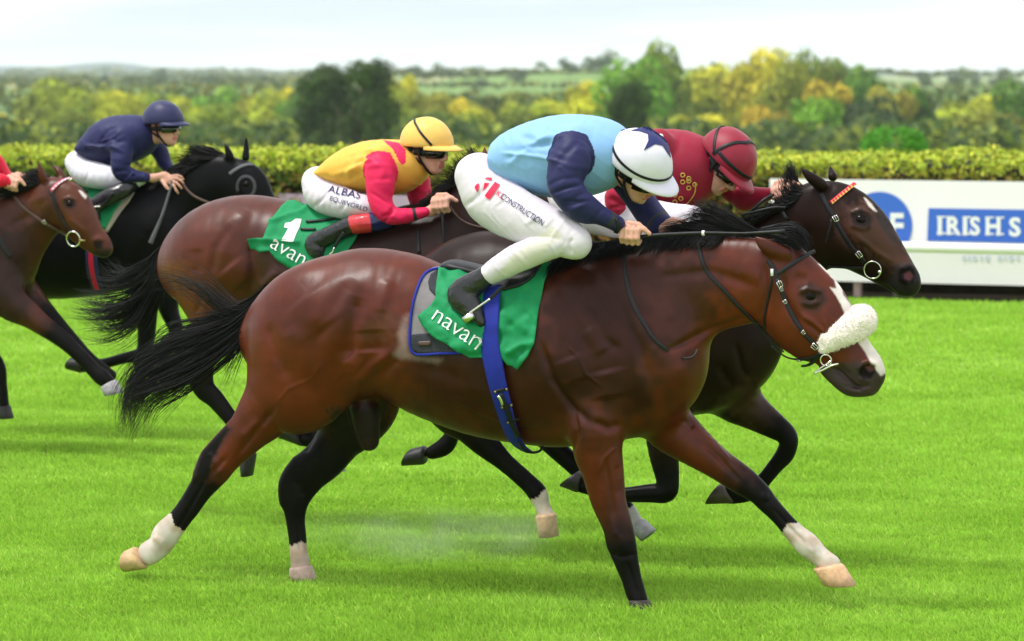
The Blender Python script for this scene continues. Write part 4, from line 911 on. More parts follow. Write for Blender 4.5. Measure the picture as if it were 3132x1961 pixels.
    # --- helmet with cap cover, peak, straps, goggles
    a_, b_, c_ = .143, .117, .128; u0 = .034; nf, nt = 48, 16; V = []; F = []
    HS = lambda ph, th, k=1.0: np.array([a_*k*math.sin(th)*math.cos(ph)-.004, b_*k*math.sin(th)*math.sin(ph), u0+c_*k*math.cos(th)])
    tm = lambda ph: math.radians(91+9*(.5-.5*math.cos(ph)))
    for j in range(nt+1):
        for i in range(nf):
            ph = i*2*math.pi/nf; V.append(HS(ph, tm(ph)*j/nt))
    for kk, dt in ((.985, .035), (.90, .02), (.88, -.25)):
        for i in range(nf): ph = i*2*math.pi/nf; V.append(HS(ph, tm(ph)+dt, kk))
    for j in range(nt+3):
        for i in range(nf): F.append((j*nf+i, (j+1)*nf+i, (j+1)*nf+(i+1) % nf, j*nf+(i+1) % nf))
    V = np.array(V); wv = S.get('capwave', .002); V[:(nt+1)*nf] *= (1+wv*8*fbm(V[:(nt+1)*nf]*22, 2, 5))[:, None]
    W = lambda X: fr.wor(hc+hs*np.asarray(X)@R)
    C = np.tile(np.array(S['cap']), (len(V), 1))
    hel = obj('helmet', W(V), F, M['cap'], root, cols=C); hb = bvh_of(W(V), F)
    V = []; n = 17
    for k, (rr, zz) in enumerate(((0, 0), (.35, -.004), (.7, -.010), (1, -.018))):
        for i in range(n):
            ph = math.radians(-68+136*i/(n-1)); p = HS(ph, tm(ph)-.02, .985); ext = .062*max(0, math.cos(ph*1.28))**.8
            V.append(p+np.array([math.cos(ph*.6), .5*math.sin(ph*.6), 0])*ext*rr+np.array([0, 0, zz]))
    V = np.array(V); nV = len(V); V = np.concatenate([V, V-np.array([0, 0, .005])])
    F = [(k*n+i, k*n+i+1, (k+1)*n+i+1, (k+1)*n+i) for k in range(3) for i in range(n-1)]; F = F+[tuple(q+nV for q in f[::-1]) for f in F]
    rim = [3*n+i for i in range(n)]; F += [(rim[i], rim[i+1], rim[i+1]+nV, rim[i]+nV) for i in range(n-1)]
    obj('peak', W(V), F, M['cap'], hel, cols=np.tile(np.array(S.get('peak', S['cap'])), (len(V), 1)))
    for pts, wd, col in S.get('bands', []):
        q = resample(np.array(pts, float), .05 if False else 4); L_ = np.array([HS(math.radians(p), math.radians(t), 1.018) for p, t in q])
        N = L_-np.array([0, 0, u0]); Vb, Fb = ribbon(W(L_), (N@R)@fr.M, wd, .003); obj('cap_band', Vb, Fb, M[col], hel)
    # goggles
    mbf, mbl = [], []
    def arc(rf, rv, z0, z1, lim, n=25, th=.006):
        V = []; 
        for i in range(n):
            ph = math.radians(-lim+2*lim*i/(n-1))
            for (r_, z) in ((0, z0), (0, z1), (th, z1-.002), (th, z0+.002)): V.append((rf*math.cos(ph)+r_*math.cos(ph)-.004, (rv+r_)*math.sin(ph), z-.004*abs(math.sin(ph))))
        F = [(i*4+j, i*4+(j+1) % 4, (i+1)*4+(j+1) % 4, (i+1)*4+j) for i in range(n-1) for j in range(4)]+[(0, 1, 2, 3), ((n-1)*4+3, (n-1)*4+2, (n-1)*4+1, (n-1)*4)]
        return W(np.array(V)), F
    gz = S.get('gog', (-.022, .026))
    Vg, Fg = arc(.106, .083, gz[0]+.010, gz[1]-.006, 120, th=.004); go = obj('goggles', Vg, Fg, M['leather'], root)
    Vg, Fg = arc(.109, .084, gz[0], gz[1], 62, th=.010); obj('lens', Vg, Fg, M['lens'], go)
    # chin straps
    for s_ in (-1, 1):
        for p in ([(.018, s_*.100, .03), (.016, s_*.088, -.03), (.030, s_*.066, -.075), (.05, s_*.03, -.118), (.055, 0, -.126)], [(-.055, s_*.094, .02), (-.03, s_*.086, -.03), (.022, s_*.070, -.068)]):
            p = cmr(np.array(p), 5); N = p*np.array([.2, 1, .3]); Vb, Fb = ribbon(W(p), (N@R)@fr.M, .014, .003); obj('chin_strap', Vb, Fb, M['leather'], root)
    return dict(root=root, fr=fr, jb=jb, bb=bb, hb=hb, hel=hel, W=W, HS=HS)

M['bootc'] = noisy('boot_leather_colour', (.012, .012, .014), .24, .5, 25, .2, .3, 30, attr=True)
LB = (.24, .44, .76); NAVY = (.015, .016, .078)
J1 = build_rider(dict(label='jockey in a light blue jacket with navy sleeves and a white cap with navy star', hairf=.035, seat=(1560, 800), seed=1, h=.0052, hb=.0042,
    torso=[(1518, 448, 1545, 525, .14), (1578, 396, 1590, 572, .17), (1674, 358, 1682, 602, .19), (1768, 349, 1772, 603, .20), (1836, 364, 1842, 578, .175), (1872, 400, 1866, 540, .11)],
    arm_n=[(1702, 425, 1800, 440, .07, -.15), (1676, 485, 1808, 500, .072, -.22), (1672, 558, 1786, 553, .065, -.26), (1705, 628, 1800, 588, .06, -.27), (1752, 668, 1822, 606, .056, -.25), (1812, 680, 1852, 634, .05, -.22), (1872, 704, 1902, 666, .037, -.18)],
    arm_f=[(1800, 430, 1890, 460, .07, .15), (1850, 520, 1945, 530, .065, .2), (1900, 600, 1985, 580, .058, .22), (1945, 668, 2030, 640, .052, .2), (1985, 710, 2066, 686, .045, .14)],
    leg_n=[(1508, 486, 1420, 590, .13, -.03), (1572, 552, 1438, 660, .125, -.08), (1638, 600, 1525, 714, .088, -.16), (1708, 640, 1615, 744, .078, -.21), (1766, 676, 1690, 775, .068, -.24), (1790, 705, 1735, 785, .06, -.25),
           (1725, 705, 1742, 780, .056, -.255), (1650, 722, 1688, 794, .056, -.26), (1565, 752, 1628, 816, .053, -.265), (1508, 788, 1560, 846, .05, -.265), (1482, 808, 1516, 866, .048, -.265)],
    boot_n=[(1484, 806, 1518, 858, .042, -.265), (1450, 828, 1485, 888, .043, -.27), (1402, 852, 1455, 915, .043, -.275), (1376, 878, 1448, 935, .042, -.28), (1398, 930, 1474, 940, .042, -.29), (1432, 968, 1482, 958, .038, -.30), (1462, 994, 1486, 982, .026, -.305)],
    head=(1948, 516, -.03, 36, 8, 22), hscale=1.10, gog=(-.034, .034),
    hands=[dict(c=(1932, 722), dy=-.15, ang=2, wrist=(1896, 692), ry=-.05), dict(c=(2060, 712), dy=.10, ang=10, wrist=(2035, 702), side=-1)],
    jacket=LB, sleeve=NAVY, sleeve_k=1.16, band=(.915, .955), cap=(.71, .67, .79), capwave=.0015,
    bpatch=[([(1500, 862), (1640, 800), (1720, 720), (1690, 690), (1560, 790)], (.60, .57, .44))],
    bands=[([(-190, 62), (-150, 72), (-110, 80), (-70, 83), (-30, 82), (0, 81), (40, 82)], .012, 'leather')]), H1)
star = [(690, 125), (775, 98), (855, 88), (945, 150), (1000, 190), (1040, 262), (1062, 375), (985, 262), (918, 247), (812, 308), (855, 215), (850, 155), (775, 128)]
lettering('star_emblem', [], J1['hb'], M['navy_print'], J1['hel'], .003, [zp((1700, 360), 3.024, star)])
p_, n_ = cast([(2021, 417)], J1['hb'], .004); mb = MB(); mb.tube(np.array([p_[0]-n_[0]*.004, p_[0]+n_[0]*.003, p_[0]+n_[0]*.007]), np.array([.012, .012, .006]), 12); mb.obj('cap_button', M['white_print'], J1['hel'])
ko = (1420, 500); ks = 6.873
o_ = lettering('printed_emblem', [('KL', 1515, 596, 25, 33, .0)], J1['bb'], M['red_print'], J1['root'], .005,
    [zp(ko, ks, s_) for s_ in ([(420, 330), (480, 308), (575, 312), (585, 345), (570, 368), (500, 345)], [(225, 505), (262, 450), (318, 425), (318, 500), (285, 605), (250, 560)], [(425, 415), (545, 425), (470, 510), (388, 608), (405, 510)], [(650, 398), (700, 435), (755, 460), (540, 770), (480, 730), (438, 680)])])
lettering('printed_lettering', [('CONSTRUCTION', 1529, 606, 25, 33.5, .0, .80), ('.ie', 1625, 669, 15, 33, .0)], J1['bb'], M['navy_print'], J1['root'], .005)
strap('wristwatch', [(1886, 668), (1893, 690), (1884, 710)], .02, J1['jb'], M['leather'], J1['root'], .006, .004)

MAR = (.27, .009, .032)
J2 = build_rider(dict(label='jockey in maroon jacket with gold embroidery and a maroon cap', seat=(1850, 740), seed=2, h=.006, hb=.005,
    torso=[(1755, 490, 1795, 590, .14), (1880, 425, 1895, 630, .17), (1990, 398, 1990, 642, .19), (2075, 396, 2065, 652, .195), (2128, 418, 2112, 612, .16), (2160, 455, 2142, 570, .10)],
    arm_n=[(1970, 430, 2060, 450, .065, -.15), (1900, 530, 1985, 550, .062, -.21), (1850, 610, 1925, 600, .055, -.23), (1880, 660, 1950, 640, .048, -.2), (1960, 700, 2000, 670, .038, -.15), (2060, 715, 2080, 690, .03, -.1)],
    arm_f=[(2090, 470, 2170, 490, .065, .14), (2170, 545, 2235, 560, .058, .18), (2225, 600, 2290, 600, .052, .18), (2265, 640, 2305, 575, .046, .14), (2320, 622, 2335, 574, .04, .09), (2366, 604, 2374, 576, .032, .05)],
    leg_n=[(1760, 510, 1690, 600, .12, -.03), (1820, 570, 1720, 680, .11, -.1), (1950, 600, 1880, 720, .08, -.17), (2060, 622, 2020, 720, .068, -.21), (2140, 636, 2110, 705, .056, -.22), (2060, 680, 2080, 740, .05, -.23), (1950, 740, 1970, 800, .048, -.24), (1860, 790, 1890, 840, .045, -.25)],
    boot_n=[(1870, 790, 1900, 840, .04, -.25), (1800, 830, 1830, 880, .04, -.255), (1760, 855, 1800, 905, .04, -.26), (1790, 910, 1830, 915, .036, -.27), (1830, 955, 1850, 945, .025, -.28)],
    head=(2212, 500, -.02, 47, 16, 6), hscale=1.06, hands=[dict(c=(2110, 712), dy=-.08, ang=-5, wrist=(2080, 706)), dict(c=(2396, 592), dy=.0, ang=-20, wrist=(2376, 590), wdy=.02)],
    jacket=MAR, sleeve=(.40, .012, .045), cap=(.25, .007, .027), gog=(-.03, .022), breech=(.74, .68, .74),
    bands=[([(-92, 92), (-88, 60), (-70, 30), (-10, 10), (60, 20), (80, 50)], .017, 'leather'), ([(-92, 88), (-125, 66), (-160, 58), (-190, 55)], .014, 'leather'), ([(-88, 80), (-50, 80), (-15, 81), (20, 82)], .016, 'leather')]), H2)
def loops(cx, cy, r):
    L_ = []
    for k in range(3):
        a = k*2.1; L_.append([(cx+r*math.cos(a)+r*.55*math.cos(t), cy+r*math.sin(a)+r*.55*math.sin(t)) for t in np.linspace(0, 6.28, 10)])
    return L_
M['gold'] = noisy('gold_thread', (.55, .36, .06), .45, .5, 60, .2)
for (cx, cy, r) in ((2094, 546, 12), (2112, 564, 12), (2070, 606, 12), (2020, 636, 11)):
    for lp in loops(cx, cy, r): strap('gold_braid', lp, .0055, J2['jb'], M['gold'], J2['root'], .003, .004, 4, 1)
strap('gold_braid', [(2126, 560), (2124, 590), (2100, 622), (2060, 646)], .0055, J2['jb'], M['gold'], J2['root'], .003, .004, 5, 1)
if 0: strap('white_collar', [(2150, 458), (2146, 490), (2142, 520), (2138, 548)], .014, J2['jb'], M['white_print'], J2['root'], .006, .006, 5, 1)

YEL = (.80, .43, .065); PINK = (.72, .012, .085)
J3 = build_rider(dict(label='jockey in a yellow jacket with red sleeves and a plain yellow cap', seat=(1030, 650), seed=3, h=.006, hb=.005,
    torso=[(985, 512, 1004, 545, .13), (1050, 462, 1060, 576, .165), (1125, 430, 1130, 592, .185), (1195, 427, 1205, 596, .18), (1238, 436, 1258, 574, .145), (1262, 470, 1280, 540, .09)],
    arm_n=[(1122, 484, 1200, 488, .065, -.14), (1116, 545, 1212, 548, .066, -.2), (1124, 608, 1202, 602, .06, -.22), (1150, 664, 1206, 628, .055, -.23), (1200, 686, 1226, 638, .05, -.22), (1262, 676, 1268, 636, .042, -.19), (1306, 662, 1304, 634, .034, -.17)],
    arm_f=[(1200, 470, 1290, 490, .065, .13), (1232, 540, 1312, 540, .06, .18), (1245, 600, 1322, 590, .055, .19), (1262, 632, 1326, 618, .046, .17), (1300, 645, 1335, 625, .035, .12)],
    leg_n=[(1000, 520, 948, 590, .125, -.03), (1022, 552, 960, 640, .12, -.07), (1075, 580, 1028, 664, .085, -.14), (1130, 600, 1100, 660, .072, -.19), (1180, 616, 1160, 668, .055, -.15), (1198, 634, 1186, 672, .045, -.15), (1175, 648, 1180, 690, .045, -.17)],
    boot_n=[(1185, 646, 1190, 700, .046, -.19), (1150, 648, 1158, 708, .045, -.225), (1114, 654, 1124, 712, .046, -.25), (1072, 660, 1086, 716, .044, -.25), (1036, 676, 1054, 728, .043, -.255), (985, 700, 1006, 752, .042, -.26), (942, 722, 985, 768, .04, -.265), (944, 752, 992, 776, .038, -.27), (962, 776, 990, 788, .028, -.275)],
    boottop=(.20, .40), head=(1306, 456, -.02, 6, 14, 4), hands=[dict(c=(1352, 630), dy=-.15, ang=-8, wrist=(1320, 645)), dict(c=(1372, 632), dy=.03, ang=-8, wrist=(1345, 635), side=-1)],
    jacket=YEL, sleeve=PINK, sleeve_k=1.15, band=(.86, .90), cap=(.82, .50, .11), gog=(-.034, .02),
    jpatch=[(zp((800, 300), 2.52, [(935, 322), (1060, 345), (1112, 400), (1112, 500), (1080, 520), (1050, 470), (1010, 390), (955, 345)]), PINK)],
    bands=[([(-50, 90), (-78, 62), (-100, 44), (-140, 30), (-190, 34)], .012, 'leather')]), H3)
lettering('printed_lettering', [('ALBAS', 1002, 588, 30, 13, .002, 1.2), ('EQUIWORLD', 1008, 612, 19, 17, .0, 1.05)], J3['bb'], M['navy_print'], J3['root'], .006)

J4 = build_rider(dict(label='jockey dressed in dark navy jacket and navy cap on the black horse', seat=(290, 590), seed=4, h=.0075, hb=.006,
    torso=[(252, 440, 264, 472, .13), (292, 394, 308, 498, .165), (344, 357, 350, 508, .18), (400, 351, 408, 494, .175), (436, 360, 444, 462, .13), (456, 385, 462, 430, .08)],
    arm_n=[(335, 430, 412, 420, .065, -.14), (338, 480, 405, 478, .065, -.19), (340, 520, 394, 505, .058, -.21), (362, 552, 398, 508, .05, -.21), (405, 558, 414, 520, .042, -.19), (446, 556, 450, 530, .033, -.16)],
    arm_f=[(420, 420, 480, 430, .065, .13), (458, 460, 512, 455, .058, .17), (485, 505, 525, 495, .05, .17), (512, 535, 538, 518, .038, .13)],
    leg_n=[(258, 468, 222, 525, .125, -.03), (290, 494, 240, 562, .12, -.07), (338, 508, 305, 576, .085, -.14), (388, 520, 368, 572, .072, -.13), (420, 530, 410, 568, .055, -.12), (436, 538, 428, 566, .045, -.12), (400, 548, 402, 582, .045, -.16), (370, 560, 378, 602, .044, -.22)],
    boot_n=[(405, 548, 406, 584, .047, -.16), (372, 558, 382, 606, .047, -.22), (335, 572, 350, 622, .045, -.245), (300, 592, 320, 640, .044, -.25), (272, 615, 300, 652, .042, -.255), (275, 645, 305, 655, .04, -.26), (290, 668, 308, 670, .028, -.265)],
    head=(500, 386, -.02, 2, 14, 2), hands=[dict(c=(510, 548), dy=-.13, ang=8, wrist=(470, 545), kind='open'), dict(c=(548, 532), dy=.08, ang=10, wrist=(532, 525), side=-1)],
    jacket=NAVY, sleeve=NAVY, cap=(.015, .016, .075), gog=(-.036, .012), breech=(.74, .74, .80), wrinkle=.007, capwave=.003), H4)

J5 = build_rider(dict(label='jockey in red silks mostly cut off by the left edge', seat=(-170, 600), seed=5, h=.008, hb=.007,
    torso=[(-250, 470, -235, 510, .13), (-205, 425, -190, 540, .165), (-150, 400, -140, 545, .18), (-95, 400, -85, 535, .175), (-60, 415, -50, 500, .13)],
    arm_n=[(-150, 460, -75, 460, .065, -.14), (-150, 520, -85, 515, .065, -.19), (-120, 575, -75, 535, .055, -.2), (-70, 585, -45, 535, .048, -.18), (-15, 572, 0, 530, .04, -.15), (20, 570, 34, 546, .034, -.12)],
    arm_f=[(-70, 460, -20, 470, .065, .13), (-40, 500, 15, 500, .058, .16), (-10, 540, 35, 530, .048, .14), (20, 560, 45, 545, .036, .1)],
    leg_n=[(-245, 490, -285, 540, .125, -.03), (-210, 515, -260, 575, .12, -.07), (-150, 530, -180, 595, .085, -.14), (-95, 545, -110, 600, .07, -.2), (-60, 560, -70, 600, .055, -.22), (-120, 580, -110, 620, .048, -.23)],
    boot_n=[(-125, 580, -110, 625, .045, -.23), (-170, 605, -150, 650, .044, -.24), (-215, 635, -190, 670, .042, -.25), (-210, 665, -180, 675, .038, -.26), (-190, 690, -175, 690, .026, -.265)],
    head=(-92, 432, -.02, 8, 8, 2), hands=[dict(c=(40, 564), dy=-.09, ang=12, wrist=(26, 558)), dict(c=(55, 560), dy=.06, ang=10, wrist=(40, 555), side=-1)],
    jacket=(.65, .01, .04), sleeve=(.65, .01, .04), cap=(.65, .012, .04)), H5)
# ---------------------------------------------------------------- tack
def bridle_thing(Hs, label, pos):
    return empty('bridle', Hs['fr'].pt(*pos, -.1), label, 'bridle', 'bridles worn by the racehorses')
def buckle(Hs, pos, ang, sz, parent, mat=None, off=.012):
    p, n = cast([pos], Hs['bv'], off); a = math.radians(ang); q = [(pos[0]+10*math.cos(a), pos[1]+10*math.sin(a))]
    p2, _ = cast(q, Hs['bv'], off); T = p2[0]-p[0]; T -= (T@n[0])*n[0]; T /= np.linalg.norm(T); B = np.cross(n[0], T)
    mb = MB(); c = [p[0]+T*sz*i+B*sz*.8*j for i, j in ((-1, -1), (1, -1), (1, 1), (-1, 1), (-1, -1))]
    for i in range(4): mb.tube([c[i], c[i+1]], sz*.16, 6)
    mb.tube([(c[0]+c[3])/2, (c[1]+c[2])/2], sz*.12, 6); return mb.obj('buckle', mat or M['metal'], parent)
def ring(Hs, pos, r, th, parent, name='bit_ring', mat=None, off=.02, squash=1.0):
    p, n = cast([pos], Hs['bv'], off); n = n[0]*.35+np.array(-Hs['fr'].n)*.65; n /= np.linalg.norm(n)
    T = np.cross(n, [0, 0, 1.0]); T /= np.linalg.norm(T); B = np.cross(n, T); t = np.linspace(0, 2*math.pi, 33)
    mb = MB(); mb.tube(p[0]+np.outer(np.cos(t), T)*r*squash+np.outer(np.sin(t), B)*r, th, 8, False); return mb.obj(name, mat or M['metal'], parent)
def rod(Hs, pts, r, parent, name, mat):
    mb = MB(); P = np.array([Hs['fr'].pt(q[0], q[1], q[2]) for q in pts]); P = cmr(P, 5) if len(P) > 2 else P
    mb.tube(P, np.interp(np.linspace(0, 1, len(P)), np.linspace(0, 1, len(r)), r) if not np.isscalar(r) else r, 8); return mb.obj(name, mat, parent)

z4 = lambda pts: zp((2250, 680), 2.7, pts)
z3 = lambda pts: zp((1750, 600), 2.52, pts)
b1 = bridle_thing(H1, 'black leather bridle with white sheepskin noseband on the front bay', (2450, 920))
strap('browband', z4([(345, 430), (400, 390), (470, 345), (560, 285), (650, 243)]), .017, H1['bv'], M['leather'], b1, .005, .006)
strap('headpiece', z4([(265, 315), (300, 360), (345, 440), (352, 500)]), .020, H1['bv'], M['leather'], b1, .005, .005)
strap('cheekpiece', z4([(345, 470), (370, 550), (410, 640), (455, 745), (520, 850), (585, 940), (660, 1010), (735, 1075)]), .019, H1['bv'], M['leather'], b1, .006, .006)
strap('throat_lash', z4([(290, 400), (300, 470), (285, 570), (252, 720), (240, 850), (268, 960)]), .011, H1['bv'], M['leather'], b1, .004, .004)
strap('chin_strap', z4([(300, 1012), (400, 1092), (470, 1118), (560, 1125), (660, 1105), (730, 1060)]), .016, H1['bv'], M['leather'], b1, .005, .006)
strap('rein', z3([(970, 350), (985, 430), (1010, 520), (1060, 610), (1150, 700), (1260, 820), (1340, 900), (1460, 1010), (1530, 1100), (1640, 1190)]), .017, H1['bv'], M['leather'], b1, .005, .008)
strap('curb_strap', z4([(700, 1075), (660, 1130), (600, 1170), (545, 1175)]), .016, H1['bv'], M['leather'], b1, .005, .008)
for q, a, s_ in (((362, 510), 70, .012), ((375, 553), 65, .008), ((408, 658), 60, .008), ((565, 905), 50, .008), ((655, 1020), 40, .013), ((530, 1125), 10, .009)): buckle(H1, z4([q])[0], a, s_, b1)
p_, n_ = cast(z4([(305, 415)]), H1['bv'], .008); mb = MB(); mb.box(p_[0], (.012, .004, .03)); mb.obj('keeper', M['white_print'], b1)
ring(H1, z4([(755, 1120)])[0], .024, .0035, b1, off=.022)
q = z4([(650, 1250), (720, 1220), (790, 1185), (850, 1168)]); rod(H1, [(*q[0], -.075), (*q[1], -.078), (*q[2], -.078), (*q[3], -.07)], .0045, b1, 'bit_cheek', M['metal'])
q = z4([(648, 1245), (700, 1205), (760, 1165), (790, 1140)]); rod(H1, [(*q[0], -.075), (*q[1], -.078), (*q[2], -.078), (*q[3], -.07)], .0035, b1, 'bit_cheek', M['metal'])
# sheepskin noseband
fl = H1['fr']; Z = lambda a, b, w, dy: (*z4([a])[0], *z4([b])[0], w, dy)
st_ = fl.stations([Z((702, 928), (784, 1078), .030, -.056), Z((778, 858), (866, 1042), .038, -.060), Z((876, 780), (980, 1000), .044, -.048), Z((955, 708), (1078, 942), .054, -.015), Z((968, 698), (1096, 922), .052, .035), Z((905, 755), (1005, 950), .036, .07)])
f2 = Field((st_[:, :3]-.15).min(0), (st_[:, :3]+.15).max(0), .0048); f2.chain(st_, .02, 5); V, F = f2.mesh(1); N = vnormals(V, F)
V = V+N*(.0025*fbm(V*130, 2, 1)+.004*vnoise(V*28, 2))[:, None]; fp = obj('noseband', fl.wor(V), F, M['fleece'], b1); fp['label'] = 'thick white sheepskin noseband'
rr = np.random.RandomState(5); k = rr.choice(len(V), 5000); A = fl.wor(V[k]); D = (N[k]+rr.randn(len(k), 3)*.5)@fl.M
B = A+D/np.linalg.norm(D, axis=1)[:, None]*.008; sd_ = np.cross(D, rr.randn(len(k), 3)); sd_ /= np.linalg.norm(sd_, axis=1)[:, None]
FV = np.stack([A-sd_*.0016, A+sd_*.0016, B], 1).reshape(-1, 3); obj('wool', FV, np.arange(len(FV)).reshape(-1, 3), M['fleece'], fp)
# saddlery of the front horse
z2 = lambda pts: zp((1250, 740), 2.52, pts)
pad_poly = z2([(238, 206), (190, 212), (135, 238), (100, 280), (70, 350), (45, 430), (25, 520), (14, 620), (8, 720), (12, 800), (25, 845), (60, 872), (140, 872), (260, 864), (370, 862), (560, 855), (620, 600), (600, 300), (400, 225)])
pad = empty('saddle_pad', fl.pt(1330, 950, -.25), 'grey saddle pad edged in bright blue under the green cloth', 'saddle pad')
_, padbv = patch('pad', pad_poly, H1['bv'], M['grey_pad'], pad, .014, .010, 9)
strap('piping', z2([(240, 207), (190, 212), (135, 238), (100, 280), (70, 350), (45, 430), (25, 520), (14, 620), (9, 720), (12, 800), (25, 845), (60, 868), (140, 868), (260, 860), (370, 858), (480, 850)]), .0115, padbv, M['blue_web'], pad, .010, .002, 6)
patch('corner_patch', z2([(20, 716), (110, 708), (200, 706), (300, 760), (370, 855), (260, 856), (140, 862), (62, 862), (30, 840), (18, 790)]), padbv, M['dark_pad'], pad, .004, .004, 9)
patch('badge', z2([(78, 770), (175, 764), (178, 790), (150, 800), (80, 800)]), padbv, M['brown_leather'], pad, .009, .003, 6)
patch('shoulder_panel', z2([(222, 215), (170, 250), (150, 310), (160, 370), (205, 418), (235, 330)]), padbv, M['dark_pad'], pad, .004, .003, 7)
cloth_poly = z2([(225, 212), (300, 216), (400, 240), (560, 255), (800, 215), (960, 190), (1095, 158), (1060, 300), (1012, 480), (990, 640), (975, 785), (930, 872), (840, 985), (800, 952), (770, 945), (740, 900), (650, 892), (560, 888), (480, 894), (400, 855), (330, 800), (200, 728), (115, 655), (85, 590), (150, 520), (215, 450), (215, 330)])
def folds(q):
    x, y = q[:, 0], q[:, 1]; f = 0
    for poly, wd, hgt in (([z2([(215, 450)])[0], *z2([(320, 520), (430, 640)])], 14, .010), (z2([(785, 850), (860, 800), (960, 780)]), 9, .016), (z2([(800, 950), (830, 880), (900, 820)]), 10, -.008), (z2([(90, 590), (230, 690), (400, 770), (560, 800)]), 22, .012),
                           (z2([(740, 420), (730, 600), (740, 900)]), 12, .006), (z2([(300, 480), (400, 500), (480, 560)]), 8, .009), (z2([(250, 260), (300, 400), (280, 520)]), 12, .006)):
        d, _ = seg_dist(q, np.array(poly)); f = f+hgt*np.exp(-(d/wd)**2)
    return f+.012*sstep(0, 1, (y-960)/120)
cl = empty('number_cloth', fl.pt(1500, 950, -.28), 'green number cloth lettered in white on the front bay, under a blue girth', 'number cloth', 'green number cloths')
_, clbv = patch('cloth', cloth_poly, [H1['bv'], padbv], M['green'], cl, .012, .003, 7, .018, 10, loft=folds)
o_ = lettering('lettering', [('navan', *z2([(165, 592)])[0], 80, 34, -.010, .95)], clbv, M['white_print'], cl, .007)
gth = empty('surcingle', fl.pt(1500, 1000, -.3), 'broad blue girth strap with dark buckles round the front bay', 'girth')
all1 = [H1['bv'], padbv, clbv]
gp = z2([(672, 372), (655, 480), (650, 560), (640, 750), (662, 930), (700, 1130), (770, 1330), (850, 1515)])+[(1625, 1362)]
P, N = cast(resample(gp, 8), [H1['bv'], padbv], .034); P = smooth_rows(P, 14); V, F = ribbon(P, smooth_rows(N, 14), [.080, .078, .080, .084, .078, .072, .066, .050], .006); obj('web', V, F, M['blue_web'], gth); gbv = bvh_of(V, F)
for a, b, wd in (((655, 1155), (765, 1130), .014), ((712, 1272), (800, 1250), .013), ((758, 1382), (855, 1362), .013)):
    sbl = strap('fitting', z2([a, b]), wd, gbv, M['leather'], gth, .006, .006, 8)
    for e in (a, b):
        p, n = cast([z2([((a[0]*.88+b[0]*.12), (a[1]*.88+b[1]*.12)) if e is a else ((a[0]*.12+b[0]*.88), (a[1]*.12+b[1]*.88))])[0]], gbv, .011)
        mb = MB(); mb.tube(np.array([p[0], p[0]+n[0]*.004]), .0055, 8); mb.obj('stud', M['brass'], sbl)
strap('buckle_strap', z2([(705, 1170), (735, 1230), (770, 1320), (800, 1400), (850, 1500)]), .022, gbv, M['leather'], gth, .006, .007, 8)
strap('elastic', z2([(690, 1180), (715, 1215), (725, 1250)]), .012, gbv, M['metal'], gth, .006, .012, 6)
rod(H1, [(1588, 1352, -.2), (1600, 1372, -.16), (1625, 1384, -.12), (1650, 1380, -.10), (1660, 1366, -.08)], .006, gth, 'loop', M['leather'])
sad = empty('saddle', fl.pt(1480, 860, -.1), 'black racing saddle under the light blue jockey, iron stirrup hanging', 'saddle', 'racing saddles')
za = lambda pts: zp((1200, 600), 3.45, pts)
patch('flap', za([(1000, 930), (1120, 900), (1300, 800), (1480, 700), (1600, 690), (1560, 760), (1500, 850), (1420, 915), (1340, 960), (1190, 1000), (1080, 985)]), all1, M['leather'], sad, .010, .008, 8)
V = fl.stations([(1345, 812, 1352, 828, .05), (1378, 794, 1385, 832, .09), (1420, 800, 1428, 838, .10), (1480, 812, 1486, 850, .10), (1560, 806, 1560, 846, .09), (1640, 788, 1645, 826, .07), (1690, 776, 1694, 806, .05)])
f2 = Field((V[:, :3]-.16).min(0), (V[:, :3]+.16).max(0), .007); f2.chain(V, .02, 4); v_, F = f2.mesh(1); obj('seat', fl.wor(v_), F, M['leather'], sad)
def stirrup(Hs, pts, lp, parent, dy):
    rod(Hs, [(*q, dy) for q in pts], .0055, parent, 'stirrup', M['metal'])
    P = np.array([Hs['fr'].pt(*q, dy) for q in lp]); V, F = ribbon(cmr(P, 4) if len(P) > 2 else P, np.tile(-Hs['fr'].n, (4*(len(P)-1)+1 if len(P) > 2 else 2, 1)), .016, .004); obj('stirrup_leather', V, F, M['leather'], parent)
stirrup(H1, z2([(470, 548), (540, 500), (628, 438)]), z2([(628, 438), (690, 380), (740, 330)]), sad, -.345)
mb = MB(); c = fl.pt(*z2([(462, 580)])[0], -.33); mb.box(c, (.05, .07, .03), Matrix.Rotation(.6, 3, 'Y')); mb.obj('tread', M['metal'], sad)
# breastplate strap
bp = empty('breastplate', fl.pt(1950, 980, -.2), 'thin black strap round the neck and chest of the front bay', 'neck strap')
strap('neck_strap', z3([(408, 400), (400, 500), (412, 620), (440, 740), (490, 870), (560, 990), (640, 1110), (740, 1190)]), .017, H1['bv'], M['leather'], bp, .005, .006)
rod(H1, [(*z3([(850, 1245)])[0], -.15), (*z3([(900, 1250)])[0], -.16), (*z3([(945, 1225)])[0], -.15), (*z3([(965, 1180)])[0], -.13)], .005, bp, 'loop', M['leather'])
# whip in the hand of the front jockey
wp = empty('whip', fl.pt(2000, 720, -.15), 'black whip with a white collar lying along the black mane', 'whip', 'whips held by jockeys')
rod(H1, [(1900, 736, -.165), (1985, 722, -.155), (2080, 716, -.14), (2160, 713, -.13), (2280, 714, -.12), (2400, 708, -.11)], [.010, .010, .009, .008, .006, .010], wp, 'shaft', M['leather'])
rod(H1, [(2147, 713, -.133), (2155, 713, -.132)], .0115, wp, 'collar', M['white_print'])

